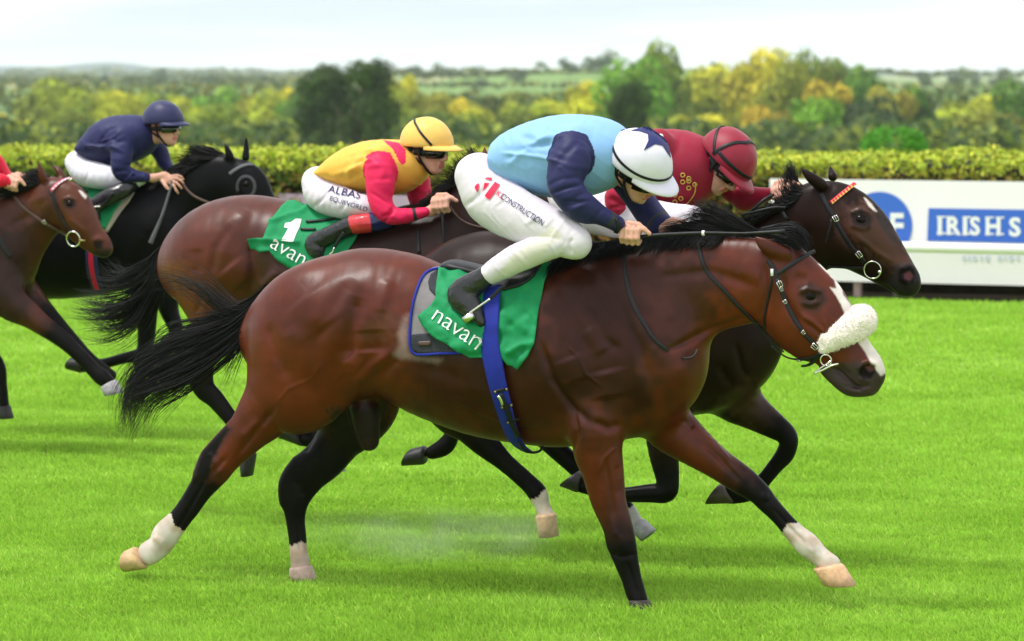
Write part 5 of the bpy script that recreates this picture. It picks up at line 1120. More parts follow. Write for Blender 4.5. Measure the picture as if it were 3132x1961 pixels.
# --- second horse
zh = lambda pts: zp((2300, 460), 3.023, pts)
b2 = bridle_thing(H2, 'dark bridle with a red and gold patterned browband on the dark brown horse', (2600, 680))
bb_ = strap('browband', zh([(732, 488), (790, 440), (860, 385), (950, 315)]), .018, H2['bv'], M['red_print'], b2, .005, .007); bb_['label'] = 'red browband set with gold triangles'
for i in range(9):
    t = (i+.5)/9; c = np.array(zh([(732+(950-732)*t, 490+(317-490)*t)])[0])
    u = np.array([.78, -.62]); v = np.array([.62, .78]); lettering('gold_triangle', [], H2['bv'], M['gold'], bb_, .0115, [[tuple(c-u*4+v*6), tuple(c+u*4+v*6), tuple(c-v*6)]])
strap('cheekpiece', zh([(640, 400), (700, 520), (745, 600), (790, 680), (850, 780), (910, 870), (970, 950), (1040, 1030)]), .020, H2['bv'], M['leather'], b2, .006, .006)
strap('throat_lash', zh([(738, 640), (728, 700), (705, 770), (685, 850)]), .010, H2['bv'], M['leather'], b2, .004, .006)
strap('chin_strap', zh([(700, 1068), (800, 1072), (900, 1078), (1030, 1085)]), .013, H2['bv'], M['leather'], b2, .005, .006)
strap('rein', zh([(190, 410), (240, 480), (285, 570), (330, 640)]), .020, H2['bv'], M['leather'], b2, .006, .012)
rod(H2, [(*zh([(200, 410)])[0], -.10), (*zh([(120, 450)])[0], -.13), (*zh([(50, 510)])[0], -.14), (*zh([(-20, 570)])[0], -.13), (*zh([(-90, 600)])[0], -.11)], .007, b2, 'rein', M['leather'])
rod(H2, [(*zh([(-60, 590)])[0], -.13), (*zh([(60, 560)])[0], -.14), (*zh([(200, 530)])[0], -.135), (*zh([(310, 530)])[0], -.12)], .007, b2, 'rein', M['leather'])
buckle(H2, zh([(772, 632)])[0], 60, .013, b2); buckle(H2, zh([(995, 958)])[0], 50, .014, b2)
ring(H2, zh([(1120, 1098)])[0], .040, .0032, b2, off=.012)
p_, n_ = cast(zh([(1186, 1120)]), H2['bv'], .01); mb = MB(); mb.tube(np.array([p_[0]-n_[0]*.012, p_[0], p_[0]+n_[0]*.01]), np.array([.006, .011, .007]), 10); mb.obj('bit_end', M['metal'], b2)
# --- third horse
z5 = lambda pts: zp((760, 580), 5.815, pts)
c3 = empty('number_cloth', H3['fr'].pt(900, 700, -.25), 'green cloth with a large white number one under the yellow jockey', 'number cloth', 'green number cloths')
def folds3(q):
    f = 0
    for poly, wd, hgt in ((z5([(20, 895), (300, 905), (600, 920), (900, 960)]), 5, .016), (z5([(390, 580), (640, 500), (900, 450), (1050, 360)]), 6, .012), (z5([(1010, 330), (1250, 420), (1500, 520)]), 7, .008), (z5([(1600, 1080), (1760, 920), (1960, 840)]), 7, .014), (z5([(220, 1040), (420, 960)]), 8, -.006)):
        d, _ = seg_dist(q, np.array(poly)); f = f+hgt*np.exp(-(d/wd)**2)
    return f+.03*np.exp(-((q[:, 0]-765)/22)**2)
_, c3bv = patch('cloth', z5([(690, 237), (740, 228), (800, 232), (920, 262), (1010, 322), (1300, 430), (1500, 520), (1900, 640), (1977, 830), (1850, 1000), (1600, 1350), (1400, 1500), (900, 1480), (640, 1310), (480, 1215), (380, 1095), (300, 1100), (220, 1110), (110, 1040), (20, 892), (160, 892), (285, 892), (300, 805), (360, 655), (400, 555), (460, 490), (590, 330)]), H3['bv'], M['green'], c3, .014, .003, 6, .008, 9, loft=folds3)
lettering('number', [], c3bv, M['white_print'], c3, .003, [z5([(840, 522), (945, 530), (905, 680), (850, 790), (800, 918), (690, 925), (590, 902), (650, 800), (710, 688), (632, 680), (655, 600), (765, 580)])])
lettering('lettering', [('avan', *z5([(365, 1020)])[0], 68, 30, -.008)], c3bv, M['white_print'], c3, .006)
s3 = empty('saddle', H3['fr'].pt(1050, 680, -.1), 'dark racing saddle under the yellow jacketed jockey', 'saddle', 'racing saddles')
for q in ([(1030, 582), (1200, 575), (1400, 552), (1560, 530)], [(930, 718), (1050, 722), (1200, 724)]): strap('strap', z5(q), .012, c3bv, M['leather'], s3, .008, .008, 6)
V = H3['fr'].stations([(945, 640, 950, 652, .05), (1010, 652, 1014, 676, .09), (1090, 662, 1094, 690, .09), (1180, 655, 1185, 680, .07)]); f2 = Field((V[:, :3]-.14).min(0), (V[:, :3]+.14).max(0), .008); f2.chain(V, .02, 3); v_, F = f2.mesh(1); obj('seat', H3['fr'].wor(v_), F, M['leather'], s3)
stirrup(H3, z5([(1440, 1160), (1500, 1110), (1530, 1030)]), z5([(1530, 1030), (1600, 900), (1700, 760)]), s3, -.30)
b3 = bridle_thing(H3, 'brown bridle and rein of the horse under the yellow jockey', (1450, 640))
z6 = lambda pts: zp((800, 300), 2.52, pts)
rod(H3, [(*z6([(1450, 830)])[0], -.16), (*z6([(1490, 890)])[0], -.16), (*z6([(1540, 940)])[0], -.15), (*z6([(1640, 985)])[0], -.14), (*z6([(1800, 1010)])[0], -.12)], .006, b3, 'rein', M['brown_leather'])
strap('neck_strap', z6([(1205, 1010), (1208, 1100), (1215, 1200)]), .014, H3['bv'], M['leather'], b3, .005, .006)
w3 = empty('whip', H3['fr'].pt(1355, 700, -.2), 'dark plaited whip hanging down in front of the yellow jockey', 'whip', 'whips held by jockeys')
rod(H3, [(1352, 630, -.17), (1355, 690, -.19), (1358, 740, -.20), (1360, 776, -.20)], [.009, .008, .007, .006], w3, 'shaft', M['leather']); rod(H3, [(1360, 774, -.2), (1360, 782, -.2)], .009, w3, 'tip', M['white_print'])
# --- fourth horse
b4 = bridle_thing(H4, 'dark hood and grey browband of the black horse', (750, 560))
zc = lambda pts: zp((500, 400), 4.725, pts)
M['grey_band'] = noisy('grey_band', (.10, .10, .11), .6, .3, 30, .1)
strap('browband', zc([(955, 630), (1020, 580), (1120, 525), (1220, 492), (1290, 500)]), .022, H4['bv'], M['grey_band'], b4, .006, .006, 5)
M['hood_rim'] = noisy('hood_rim', (.045, .045, .05), .6, .3, 30, .1)
t = np.linspace(-3.6, 2.0, 25); strap('hood_eye_rim', [(753+27*math.cos(q), 572+32*math.sin(q)) for q in t], .020, H4['bv'], M['hood_rim'], b4, .004, .004, 5, 1)
rod(H4, [(*zc([(270, 740)])[0], -.12), (*zc([(340, 850)])[0], -.13), (*zc([(450, 950)])[0], -.14), (*zc([(600, 1020)])[0], -.14), (*zc([(760, 1080)])[0], -.13)], .009, b4, 'rein', M['brown_leather'])
c4 = empty('number_cloth', H4['fr'].pt(320, 640, -.25), 'green cloth with a pale edge under the navy jockey', 'number cloth', 'green number cloths')
M['beige'] = noisy('beige_pad', (.36, .31, .25), .8, .2, 30, .1)
_, p4bv = patch('pad', [(235, 575), (330, 582), (412, 592), (395, 620), (372, 648), (345, 690), (330, 712), (305, 705), (280, 660), (245, 620)], H4['bv'], M['beige'], c4, .012, .008, 7)
patch('cloth', [(238, 572), (320, 580), (385, 592), (372, 620), (350, 650), (322, 702), (300, 688), (280, 650), (250, 615)], [H4['bv'], p4bv], M['green'], c4, .006, .003, 7, .01)
g4 = empty('surcingle', H4['fr'].pt(290, 800, -.3), 'blue and red girth strap round the black horse', 'girth')
strap('web', [(296, 690), (284, 740), (282, 800), (290, 850), (300, 880)], .075, [H4['bv'], p4bv], M['navy_print'], g4, .006, .016); strap('stripe', [(294, 690), (283, 740), (281, 800), (289, 850), (299, 880)], .030, [H4['bv'], p4bv], M['red_print'], g4, .004, .022)
w4 = empty('whip', H4['fr'].pt(500, 600, -.2), 'long grey whip pointing down from the hand of the navy jockey', 'whip', 'whips held by jockeys')
rod(H4, [(526, 552, -.14), (520, 580, -.16), (495, 660, -.22), (470, 720, -.26), (460, 744, -.27)], [.008, .008, .010, .014, .016], w4, 'shaft', M['grey_band'])
s4 = empty('saddle', H4['fr'].pt(330, 590, -.1), 'dark saddle and stirrup under the navy jockey', 'saddle', 'racing saddles')
V = H4['fr'].stations([(225, 588, 228, 600, .06), (280, 580, 284, 604, .1), (350, 575, 354, 598, .1), (420, 560, 424, 585, .07)]); f2 = Field((V[:, :3]-.16).min(0), (V[:, :3]+.16).max(0), .009); f2.chain(V, .02, 3); v_, F = f2.mesh(1); obj('seat', H4['fr'].wor(v_), F, M['leather'], s4)
stirrup(H4, [(278, 634), (292, 633), (307, 632)], [(307, 632), (330, 612), (345, 590)], s4, -.31)
# --- fifth horse
b5 = bridle_thing(H5, 'brown bridle with a pink and white browband on the bay at the left edge', (220, 640))
z7 = lambda pts: zp((0, 460), 3.781, pts)
M['pink'] = noisy('pink_band', (.62, .10, .18), .5, .3, 30, .1)
bw = strap('browband', z7([(595, 470), (640, 420), (700, 375), (770, 340), (845, 335)]), .022, H5['bv'], M['pink'], b5, .006, .007, 5)
for i in range(7):
    t = (i+.5)/7; c = np.array(z7([(600+240*t, 465-135*math.sin(t*1.5))])[0]); strap('white_stitch', [tuple(c+np.array([-3, 3])), tuple(c+np.array([3, -3]))], .008, H5['bv'], M['white_print'], bw, .002, .011, 3, 0)
strap('cheekpiece', z7([(590, 480), (620, 560), (660, 680), (720, 790), (790, 900), (830, 950)]), .020, H5['bv'], M['leather'], b5, .006, .006, 5)
strap('rein', z7([(90, 400), (150, 500), (220, 600), (300, 680), (420, 770), (520, 840), (700, 930), (800, 990)]), .018, H5['bv'], M['brown_leather'], b5, .006, .010, 5)
ring(H5, z7([(870, 1008)])[0], .046, .0048, b5, off=.02); rod(H5, [(*z7([(910, 1040)])[0], -.085), (*z7([(985, 1045)])[0], -.08)], .007, b5, 'bit_end', M['brass'])
buckle(H5, z7([(515, 825)])[0], 60, .012, b5)
strap('neck_strap', z7([(0, 1010), (40, 1110), (100, 1200), (130, 1235)]), .03, H5['bv'], M['leather'], b5, .006, .008, 6)
# ---------------------------------------------------------------- ground, hedge, rail and boards, trees, hills, air
rng = np.random.RandomState(11)
def hillz(X, Y):
    """height of the land: flat course, falling away behind the hedge, rising again to far fields and hills"""
    d = np.hypot(X, Y+15); px = W0/2+FPX*X/np.maximum(Y+15, 1)
    z = -13*sstep(60, 330, Y)
    z = z+sstep(650, 1500, Y)*(11+5.5*sstep(1000, 1700, px)*sstep(2800, 2050, px))
    z = z+sstep(2200, 4600, Y)*8+2.5*np.sin(X/170+1)*sstep(700, 1500, Y)
    return z
xs = np.concatenate([np.linspace(-1, 1, 81)]); ys = np.concatenate([[-60, -25, -10, 0, 10, 20, 30, 45, 60, 80], np.geomspace(110, 9000, 60)])
V = []; 
for y in ys:
    wd = 120+max(y, 0)*.55
    for x in xs: V.append((x*wd, y, 0))
V = np.array(V); V[:, 2] = hillz(V[:, 0], V[:, 1]); nx = len(xs)
F = [(j*nx+i, j*nx+i+1, (j+1)*nx+i+1, (j+1)*nx+i) for j in range(len(ys)-1) for i in range(nx-1)]
def turf_material(name, blade):
    m, nt, b = principled(name, (.1, .3, .02), .75, .15); L = nt.links.new
    ge = node(nt, 'ShaderNodeNewGeometry'); mpn = node(nt, 'ShaderNodeMapping', Scale=(.8, 1.3, 1.0)); L(ge.outputs['Position'], mpn.inputs['Vector'])
    n1 = node(nt, 'ShaderNodeTexNoise', Scale=1.1, Detail=5.0); L(mpn.outputs[0], n1.inputs['Vector'])
    r = node(nt, 'ShaderNodeValToRGB'); e = r.color_ramp.elements
    e[0].position = .30; e[0].color = (.258, .462, .042, 1); e[1].position = .70; e[1].color = (.365, .595, .080, 1)
    k = e.new(.5); k.color = (.310, .530, .056, 1); L(n1.outputs['Fac'], r.inputs['Fac']); src = r.outputs[0]
    mp2 = node(nt, 'ShaderNodeMapping', Scale=(4.5, 16, 1.0)); L(ge.outputs['Position'], mp2.inputs['Vector'])
    n3 = node(nt, 'ShaderNodeTexNoise', Scale=1.0, Detail=3.0); L(mp2.outputs[0], n3.inputs['Vector'])
    r3 = node(nt, 'ShaderNodeMapRange'); r3.inputs['From Min'].default_value = .3; r3.inputs['From Max'].default_value = .7; r3.inputs['To Min'].default_value = .86; r3.inputs['To Max'].default_value = 1.14
    L(n3.outputs['Fac'], r3.inputs['Value']); vm0 = node(nt, 'ShaderNodeVectorMath', operation='SCALE'); L(src, vm0.inputs[0]); L(r3.outputs[0], vm0.inputs['Scale']); src = vm0.outputs[0]
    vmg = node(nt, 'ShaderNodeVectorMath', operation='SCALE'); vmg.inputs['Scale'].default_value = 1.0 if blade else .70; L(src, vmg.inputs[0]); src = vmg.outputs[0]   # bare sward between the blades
    if blade:
        a = node(nt, 'ShaderNodeAttribute', attribute_name='Col'); vm = node(nt, 'ShaderNodeVectorMath', operation='MULTIPLY'); L(src, vm.inputs[0]); L(a.outputs['Color'], vm.inputs[1]); src = vm.outputs[0]
    else:
        # farther off: fields between hedgerows, some stubble
        sx = node(nt, 'ShaderNodeSeparateXYZ'); L(ge.outputs['Position'], sx.inputs[0])
        mp3 = node(nt, 'ShaderNodeMapping', Scale=(.006, .0035, 0)); L(ge.outputs['Position'], mp3.inputs['Vector'])
        vo = node(nt, 'ShaderNodeTexVoronoi', Scale=1.0); L(mp3.outputs[0], vo.inputs['Vector'])
        r2 = node(nt, 'ShaderNodeValToRGB'); e2 = r2.color_ramp.elements; e2[0].color = (.09, .19, .03, 1); e2[1].color = (.42, .36, .20, 1); k2 = e2.new(.55); k2.color = (.17, .27, .06, 1)
        sv = node(nt, 'ShaderNodeSeparateXYZ'); L(vo.outputs['Color'], sv.inputs[0]); L(sv.outputs[0], r2.inputs['Fac'])
        mr = node(nt, 'ShaderNodeMapRange'); mr.inputs['From Min'].default_value = 150; mr.inputs['From Max'].default_value = 500; L(sx.outputs['Y'], mr.inputs['Value'])
        mixn = node(nt, 'ShaderNodeMixRGB'); L(mr.outputs[0], mixn.inputs[0]); L(src, mixn.inputs[1]); L(r2.outputs[0], mixn.inputs[2]); src = mixn.outputs[0]
    L(src, b.inputs['Base Color'])
    if not blade:
        n2 = node(nt, 'ShaderNodeTexNoise', Scale=60.0, Detail=3.0); L(ge.outputs['Position'], n2.inputs['Vector']); bp_ = node(nt, 'ShaderNodeBump', Strength=.5, Distance=.03); L(n2.outputs['Fac'], bp_.inputs['Height']); L(bp_.outputs[0], b.inputs['Normal'])
    else:
        # blades let some light through
        tr = node(nt, 'ShaderNodeBsdfTranslucent'); L(src, tr.inputs['Color']); ms = node(nt, 'ShaderNodeMixShader'); ms.inputs[0].default_value = .5
        o = [q for q in nt.nodes if q.type == 'OUTPUT_MATERIAL'][0]; L(b.outputs[0], ms.inputs[1]); L(tr.outputs[0], ms.inputs[2]); L(ms.outputs[0], o.inputs['Surface'])
    return m
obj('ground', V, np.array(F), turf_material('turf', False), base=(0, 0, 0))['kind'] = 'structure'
# grass blades, thinning with distance
def blades(n, y0, y1, hh, wd):
    y = y0+(y1-y0)*rng.rand(n)**1.15; half = (y+15)*.162+1.6; x = (rng.rand(n)*2-1)*half
    hgt = hh*rng.uniform(.55, 1.25, n)*(1+.35*vnoise(np.stack([x*1.1, y*2.2, 0*x], 1), 3)); a = rng.rand(n)*6.28
    dx, dy = np.cos(a)*wd*(1+(y+15)*.02), np.sin(a)*wd*(1+(y+15)*.02); lx = rng.randn(n)*hgt*.55-hgt*.25; ly = rng.randn(n)*hgt*.5
    A = np.stack([x-dx, y-dy, 0*x], 1); B = np.stack([x+dx, y+dy, 0*x], 1); T = np.stack([x+lx, y+ly, hgt], 1)
    c = np.clip(1.08+.12*rng.randn(n), .7, 1.5)[:, None]*np.array([1, 1, 1.0]); pale = rng.rand(n) < .035; c[pale] *= [1.7, 1.25, 2.2]
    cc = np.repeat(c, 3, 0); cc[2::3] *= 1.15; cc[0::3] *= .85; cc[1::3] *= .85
    kp = np.repeat(_keep(x, y), 3); return np.stack([A, B, T], 1).reshape(-1, 3)[kp], cc[kp]
_keep = lambda x, y: y < 20.2-.42*(x-3.5)-.1
G = [blades(360000, -2.2, 3, .030, .0036), blades(250000, 3, 9, .032, .0046), blades(160000, 9, 24, .045, .006)]
V = np.concatenate([g[0] for g in G]); C = np.concatenate([g[1] for g in G])
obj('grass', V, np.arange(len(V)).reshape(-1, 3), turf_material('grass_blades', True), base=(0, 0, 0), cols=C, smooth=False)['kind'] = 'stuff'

# --- rail and advertising boards (running along the far side of the course)
RS = .42
def rail_pt(px, z, off=0.0):
    """point on the upright plane of the boards seen at px, at height z"""
    d = ray(px, 900); o = CAM; P0 = at(2600, 900, 35.4-15); nrm = np.array([RS, 1, 0])/math.hypot(RS, 1)
    t = (off-nrm@(o-P0))/(nrm@d); p = o+d*t; return np.array([p[0], p[1], z])
RH = np.array([1, -RS, 0])/math.hypot(1, RS); RN = np.array([RS, 1, 0])/math.hypot(1, RS)
def board(px0, px1, z0, z1, mat, label, cat='board', name='advertising_board'):
    a, b = rail_pt(px0, z0), rail_pt(px1, z0); root = empty(name, (a[0], a[1], 0), label, cat, 'boards along the rail')
    L_ = np.linalg.norm(b-a); mb = MB(); Rm = np.stack([RH, RN, [0, 0, 1]])
    mb.box((a+b)/2+RN*.02+np.array([0, 0, (z1-z0)/2]), (L_, .03, z1-z0), Rm); mb.obj('panel', mat, root, smooth=False)
    for t in np.arange(.95, L_, 2.4):
        m2 = MB(); p = a+RH*t+RN*.10; p = np.array([p[0], p[1], z1*.45]); m2.box(p, (.07, .07, z1*.9), Rm); m2.obj('post', M['post'], root, smooth=False)
    return root, a, L_
M['post'] = noisy('wooden_post', (.42, .30, .28), .8, .2, 12, .2)
bd, A0, L0 = board(2352, 3500, .165, 1.235, M['board'], 'white advertising board with a blue disc and blue lettered panel at the right')
def on_board(px, py, off):
    d = ray(px, py); P0 = rail_pt(2600, 0); t = (-off-RN@(CAM-P0))/(RN@d); return CAM+d*t
def flat(name, mat, parent, polys, off):
    VV, FF = [], []
    for p in polys:
        r = delaunay_2d_cdt([Vector(q) for q in p], [], [list(range(len(p)))], 1, 1e-4); b = len(VV)
        VV += [on_board(q[0], q[1], off) for q in r[0]]; FF += [tuple(i+b for i in f) for f in r[2]]
    return obj(name, np.array(VV), FF, mat, parent, smooth=False)
flat('disc', M['sign_blue'], bd, [[(2690+100*math.cos(t), 690+103*math.sin(t)) for t in np.linspace(0, 2*math.pi, 48, endpoint=False)]], .004)
flat('panel_print', M['sign_blue'], bd, [[(2840, 637), (3500, 648), (3500, 752), (2836, 737)]], .004)
def board_text(items, parent, mat, off):
    VV, FF = [], []
    for (s_, x, y, sz, wt, sq) in items:
        v, f = glyphs(s_, wt); b = len(VV); VV += [on_board(x+p[0]*sz*sq, y-p[1]*sz+(x+p[0]*sz*sq-2860)*.012, off) for p in v]; FF += [tuple(i+b for i in q) for q in f]
    return obj('lettering', np.array(VV), FF, mat, parent, smooth=False)
board_text([('E', 2600, 730, 108, .03, .92), ('B', 2655, 730, 108, .03, .92), ('F', 2718, 730, 108, .03, .90)], bd, M['white_print'], .008)
board_text([('I', 2866, 716, 76, .045, .9), ('R', 2893, 716, 76, .035, .92), ('I', 2943, 716, 76, .045, .9), ('S', 2966, 716, 76, .035, .90), ('H', 3012, 716, 76, .035, .92), ('S', 3086, 718, 78, .035, 1.0)], bd, M['white_print'], .008)
ser = []
for x0 in (2865, 2893, 2944, 3013, 3045): ser += [[(x0, 711+(x0-2860)*.012), (x0+26, 711+(x0-2860)*.012), (x0+26, 716.5+(x0-2860)*.012), (x0, 716.5+(x0-2860)*.012)], [(x0, 661+(x0-2860)*.012), (x0+26, 661+(x0-2860)*.012), (x0+26, 666+(x0-2860)*.012), (x0, 666+(x0-2860)*.012)]]
for q_ in ser: flat('serif', M['white_print'], bd, [q_], .0095)
M['faint'] = principled('faint_blue_print', (.58, .62, .78), .5, .3)[0]
for x, w_ in ((2945, 10), (2962, 7), (2976, 12), (2998, 8), (3014, 14), (3052, 12), (3072, 7), (3086, 14), (3110, 9)): flat('faint_stroke', M['faint'], bd, [[(x, 782), (x+w_, 782.5), (x+w_-2, 797), (x-1, 796)]], .004)
board(835, 1262, .30, 1.0, M['board_lilac'], 'pale lilac board behind the yellow jacketed jockey')
board(-400, 300, .30, .93, M['board_lilac'], 'pale lilac board hidden behind the black horse at the left')
rl = empty('running_rail', rail_pt(2352, 0, -.35)*[1, 1, 0], 'white plastic running rail in front of the white board', 'rail')
mb = MB(); a, b = rail_pt(-200, .62, -.30), rail_pt(3400, .62, -.30); 
mb.tube([rail_pt(2335, .560, -.30), rail_pt(3500, .548, -.30)], .056, 12); mb.obj('rail', M['white_plastic'], rl)
for px in (2740, 3360):
    m2 = MB(); p, q = rail_pt(px, .57, -.28), rail_pt(px, 0, .14); m2.tube([p, (p+q)/2+np.array([0, 0, .05]), q], .025, 8); m2.obj('rail_leg', M['white_plastic'], rl)

# --- hedge
def leaf_mesh(P, N, size, rs, tilt=.6):
    n = len(P); d = N+rs.randn(n, 3)*tilt; d /= np.linalg.norm(d, axis=1)[:, None]; u = np.cross(d, rs.randn(n, 3)); u /= np.linalg.norm(u, axis=1)[:, None]; v = np.cross(d, u)
    s_ = (size*rs.uniform(.6, 1.35, n))[:, None]
    Q = np.stack([P-u*s_*.5, P+v*s_*.32+d*s_*.06, P+u*s_*.5, P-v*s_*.32+d*s_*.06], 1).reshape(-1, 3); return Q, np.arange(4*n).reshape(-1, 4)
def leaf_material(name, var=.25, transl=.3):
    m, nt, b = principled(name, (.1, .2, .02), .6, .2); L = nt.links.new; a = node(nt, 'ShaderNodeAttribute', attribute_name='Col')
    oi = node(nt, 'ShaderNodeObjectInfo'); vm = node(nt, 'ShaderNodeVectorMath', operation='MULTIPLY'); L(a.outputs['Color'], vm.inputs[0]); L(oi.outputs['Color'], vm.inputs[1])
    L(vm.outputs[0], b.inputs['Base Color']); tr = node(nt, 'ShaderNodeBsdfTranslucent'); L(vm.outputs[0], tr.inputs['Color']); ms = node(nt, 'ShaderNodeMixShader'); ms.inputs[0].default_value = transl
    o = [q for q in nt.nodes if q.type == 'OUTPUT_MATERIAL'][0]; L(b.outputs[0], ms.inputs[1]); L(tr.outputs[0], ms.inputs[2]); L(ms.outputs[0], o.inputs['Surface']); return m
M['leaf'] = leaf_material('leaves', transl=.16)
M['hedge_core'] = noisy('hedge_twigs', (.018, .016, .008), .95, .1, 14, .4)
HD = .30
def hedge_pt(t, v, z): # t along, v depth
    h_ = np.array([1, -HD, 0])/math.hypot(1, HD); n_ = np.array([HD, 1, 0])/math.hypot(1, HD)
    return np.array([0, 22.2, 0])+np.outer(t, h_)+np.outer(v, n_)+np.stack([0*z, 0*z, z], 1)
hg = empty('hedge', (0, 22.2, 0), 'long clipped beech hedge, bright on top and browning down its face', 'hedge')
n = 46000; t = np.where(rng.rand(n) < .86, rng.uniform(-9.5, 9.5, n), rng.uniform(-17, 17, n)); dep = 4.2; zt = 1.42+.02*np.sin(t*1.7)+.015*np.sin(t*4.1+1)+.02*vnoise(np.stack([t*3, 0*t, 0*t], 1), 2)
face = rng.rand(n) < .62; v = np.where(face, rng.uniform(-.02, .10, n)+.10*vnoise(np.stack([t*2.5, t*0, rng.rand(n)*4], 1), 6), rng.uniform(0, dep, n)); z = np.where(face, .30+rng.rand(n)*(zt-.30), zt+rng.randn(n)*.022)
z = z-np.where(face, 0, 0); rnd = face & (z > zt-.16); v = v+np.where(rnd, .10*((z-zt+.16)/.16)**2, 0)
P = hedge_pt(t, v, z); N = np.where(face[:, None], np.array([-.28, -1, .1]), np.array([0, -.1, 1.6]))
Q, F = leaf_mesh(P, N, .068, rng, .75)
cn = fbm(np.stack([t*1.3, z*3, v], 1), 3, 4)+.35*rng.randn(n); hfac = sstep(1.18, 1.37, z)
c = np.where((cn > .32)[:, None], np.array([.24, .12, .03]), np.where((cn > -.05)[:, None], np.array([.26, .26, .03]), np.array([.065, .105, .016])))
topc = np.where((rng.rand(n) < .3)[:, None], np.array([.56, .58, .045]), np.array([.42, .54, .045])); c = c*(1-hfac[:, None])+topc*hfac[:, None]  # lit top of the hedge painted into the leaf colour
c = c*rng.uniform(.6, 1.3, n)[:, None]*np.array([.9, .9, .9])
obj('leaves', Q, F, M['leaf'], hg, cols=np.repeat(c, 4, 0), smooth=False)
mb = MB(); ts = np.linspace(-17, 17, 20); V = []
for (v0, z0) in ((.14, 0), (.16, 1.18), (.35, 1.34), (4.0, 1.34), (4.1, 0)): V.append(hedge_pt(ts, np.full(20, v0), np.full(20, z0)))
V = np.concatenate(V); F = [(k*20+i, k*20+i+1, (k+1)*20+i+1, (k+1)*20+i) for k in range(4) for i in range(19)]
obj('branches', V, np.array(F), M['hedge_core'], hg)

# dark sheet painting the shade between boards and hedge, reaching under it
M['shade_ground'] = noisy('shade_ground', (.020, .015, .010), .95, .1, 9, .4, .6, 40)
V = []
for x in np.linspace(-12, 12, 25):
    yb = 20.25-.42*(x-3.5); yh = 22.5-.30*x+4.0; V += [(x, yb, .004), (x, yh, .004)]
obj('shade_strip', np.array(V), [(2*i, 2*i+2, 2*i+3, 2*i+1) for i in range(24)], M['shade_ground'], base=(0, 0, 0))['kind'] = 'structure'

# --- trees
def crown_mesh(seed, lobes, nleaf, size, shape='round'):
    rs = np.random.RandomState(seed); L_ = []
    for i in range(lobes):
        a = rs.rand()*6.28; r = rs.rand()**.5*.62; zz = rs.uniform(-.38, .62) if shape == 'round' else rs.uniform(-.9, .75)
        k = math.sqrt(max(.08, 1-(zz*.95)**2)) if shape == 'round' else np.interp(zz, (-.9, -.3, .3, .75), (.95, 1.05, .95, .55))
        L_.append((np.array([math.cos(a)*r*k, math.sin(a)*r*k, zz]), rs.uniform(.24, .42)*(1 if shape == 'round' else .8)))
    L_.append((np.array([0, 0, .05]), .5 if shape == 'round' else .4)); P, N, C = [], [], []
    tot = sum(q[1]**2 for q in L_)
    for c, r in L_:
        k = int(nleaf*r*r/tot); d = rs.randn(k, 3); d /= np.linalg.norm(d, axis=1)[:, None]; rr = r*(.70+.42*rs.rand(k)); p = c+d*rr[:, None]*np.array([1.0, 1.0, .78])
        P.append(p); N.append(d+np.array([0, 0, .3])); C.append((rs.uniform(.5, 1.3)*rs.uniform(.6, 1.4, k))[:, None]*np.array([1+rs.uniform(-.12, .15), 1, 1+rs.uniform(-.2, .2)]))
    P, N, C = np.concatenate(P), np.concatenate(N), np.concatenate(C); Q, F = leaf_mesh(P, N, size, rs, .38)
    me = bpy.data.meshes.new('crown'); me.from_pydata([tuple(q) for q in Q], [], [tuple(f) for f in F]); ca = me.color_attributes.new('Col', 'FLOAT_COLOR', 'POINT')
    c4 = np.ones((len(Q), 4), np.float32); c4[:, :3] = np.repeat(C, 4, 0); ca.data.foreach_set('color', c4.ravel()); me.materials.append(M['leaf']); return me
CR = [crown_mesh(40+i, 11+i % 4*2, 3400, .125) for i in range(6)]; CRY = [crown_mesh(60+i, 46, 10000, .082, 'yew') for i in range(2)]; CRF = [crown_mesh(80+i, 9, 420, .22) for i in range(3)]
def trunk_mesh(seed):
    rs = np.random.RandomState(seed); mb = MB(); mb.tube(np.array([(0, 0, -.05), (.01, 0, .2), (rs.randn()*.02, rs.randn()*.02, .5), (rs.randn()*.04, rs.randn()*.04, .8)]), np.array([.05, .036, .026, .010]), 8)
    for i in range(5):
        a = rs.rand()*6.28; z = rs.uniform(.3, .6); mb.tube(np.array([(0, 0, z), (math.cos(a)*.14, math.sin(a)*.14, z+.12), (math.cos(a)*.28, math.sin(a)*.28, z+.28)]), np.array([.018, .012, .005]), 6)
    me = bpy.data.meshes.new('trunk'); me.from_pydata(mb.V, [], mb.F); me.materials.append(M['bark']); return me
TR = [trunk_mesh(90+i) for i in range(3)]
def tree(px, top, wpx, dist, col, label, cat='tree', name='tree', kind=0, k=0, bottom=470, group='trees beyond the hedge', grow=1.0):
    Y = dist-15; s_ = dist/FPX; c = at(px, top, Y); ztop = c[2]; rad = wpx*s_/2; zg = float(hillz(np.array([c[0]]), np.array([Y]))[0])
    zb = max(zg, at(px, bottom, Y)[2]) if bottom else zg
    H = ztop-zg; crown_h = (ztop-zb)
    t = empty(name, (c[0], Y, zg), label, cat, group)
    me = [CR, CRY, CRF][kind]; m_ = me[k % len(me)]
    o = bpy.data.objects.new('crown', m_); COL.objects.link(o); o.parent = t; hz = crown_h/(1.95 if kind != 1 else 1.95)
    o.location = (0, 0, (ztop+zb)/2-zg); fx = (1.5, 1.6, 1.1)[kind]; o.scale = (rad/.93*fx, rad/.93*fx, hz/.93*1.06); o.rotation_euler = (0, 0, k*1.7); o.color = (*col, 1)
    q = bpy.data.objects.new('trunk', TR[k % 3]); COL.objects.link(q); q.parent = t; q.scale = (H*.75, H*.75, H*.95); q.rotation_euler = (0, 0, k)
    return t
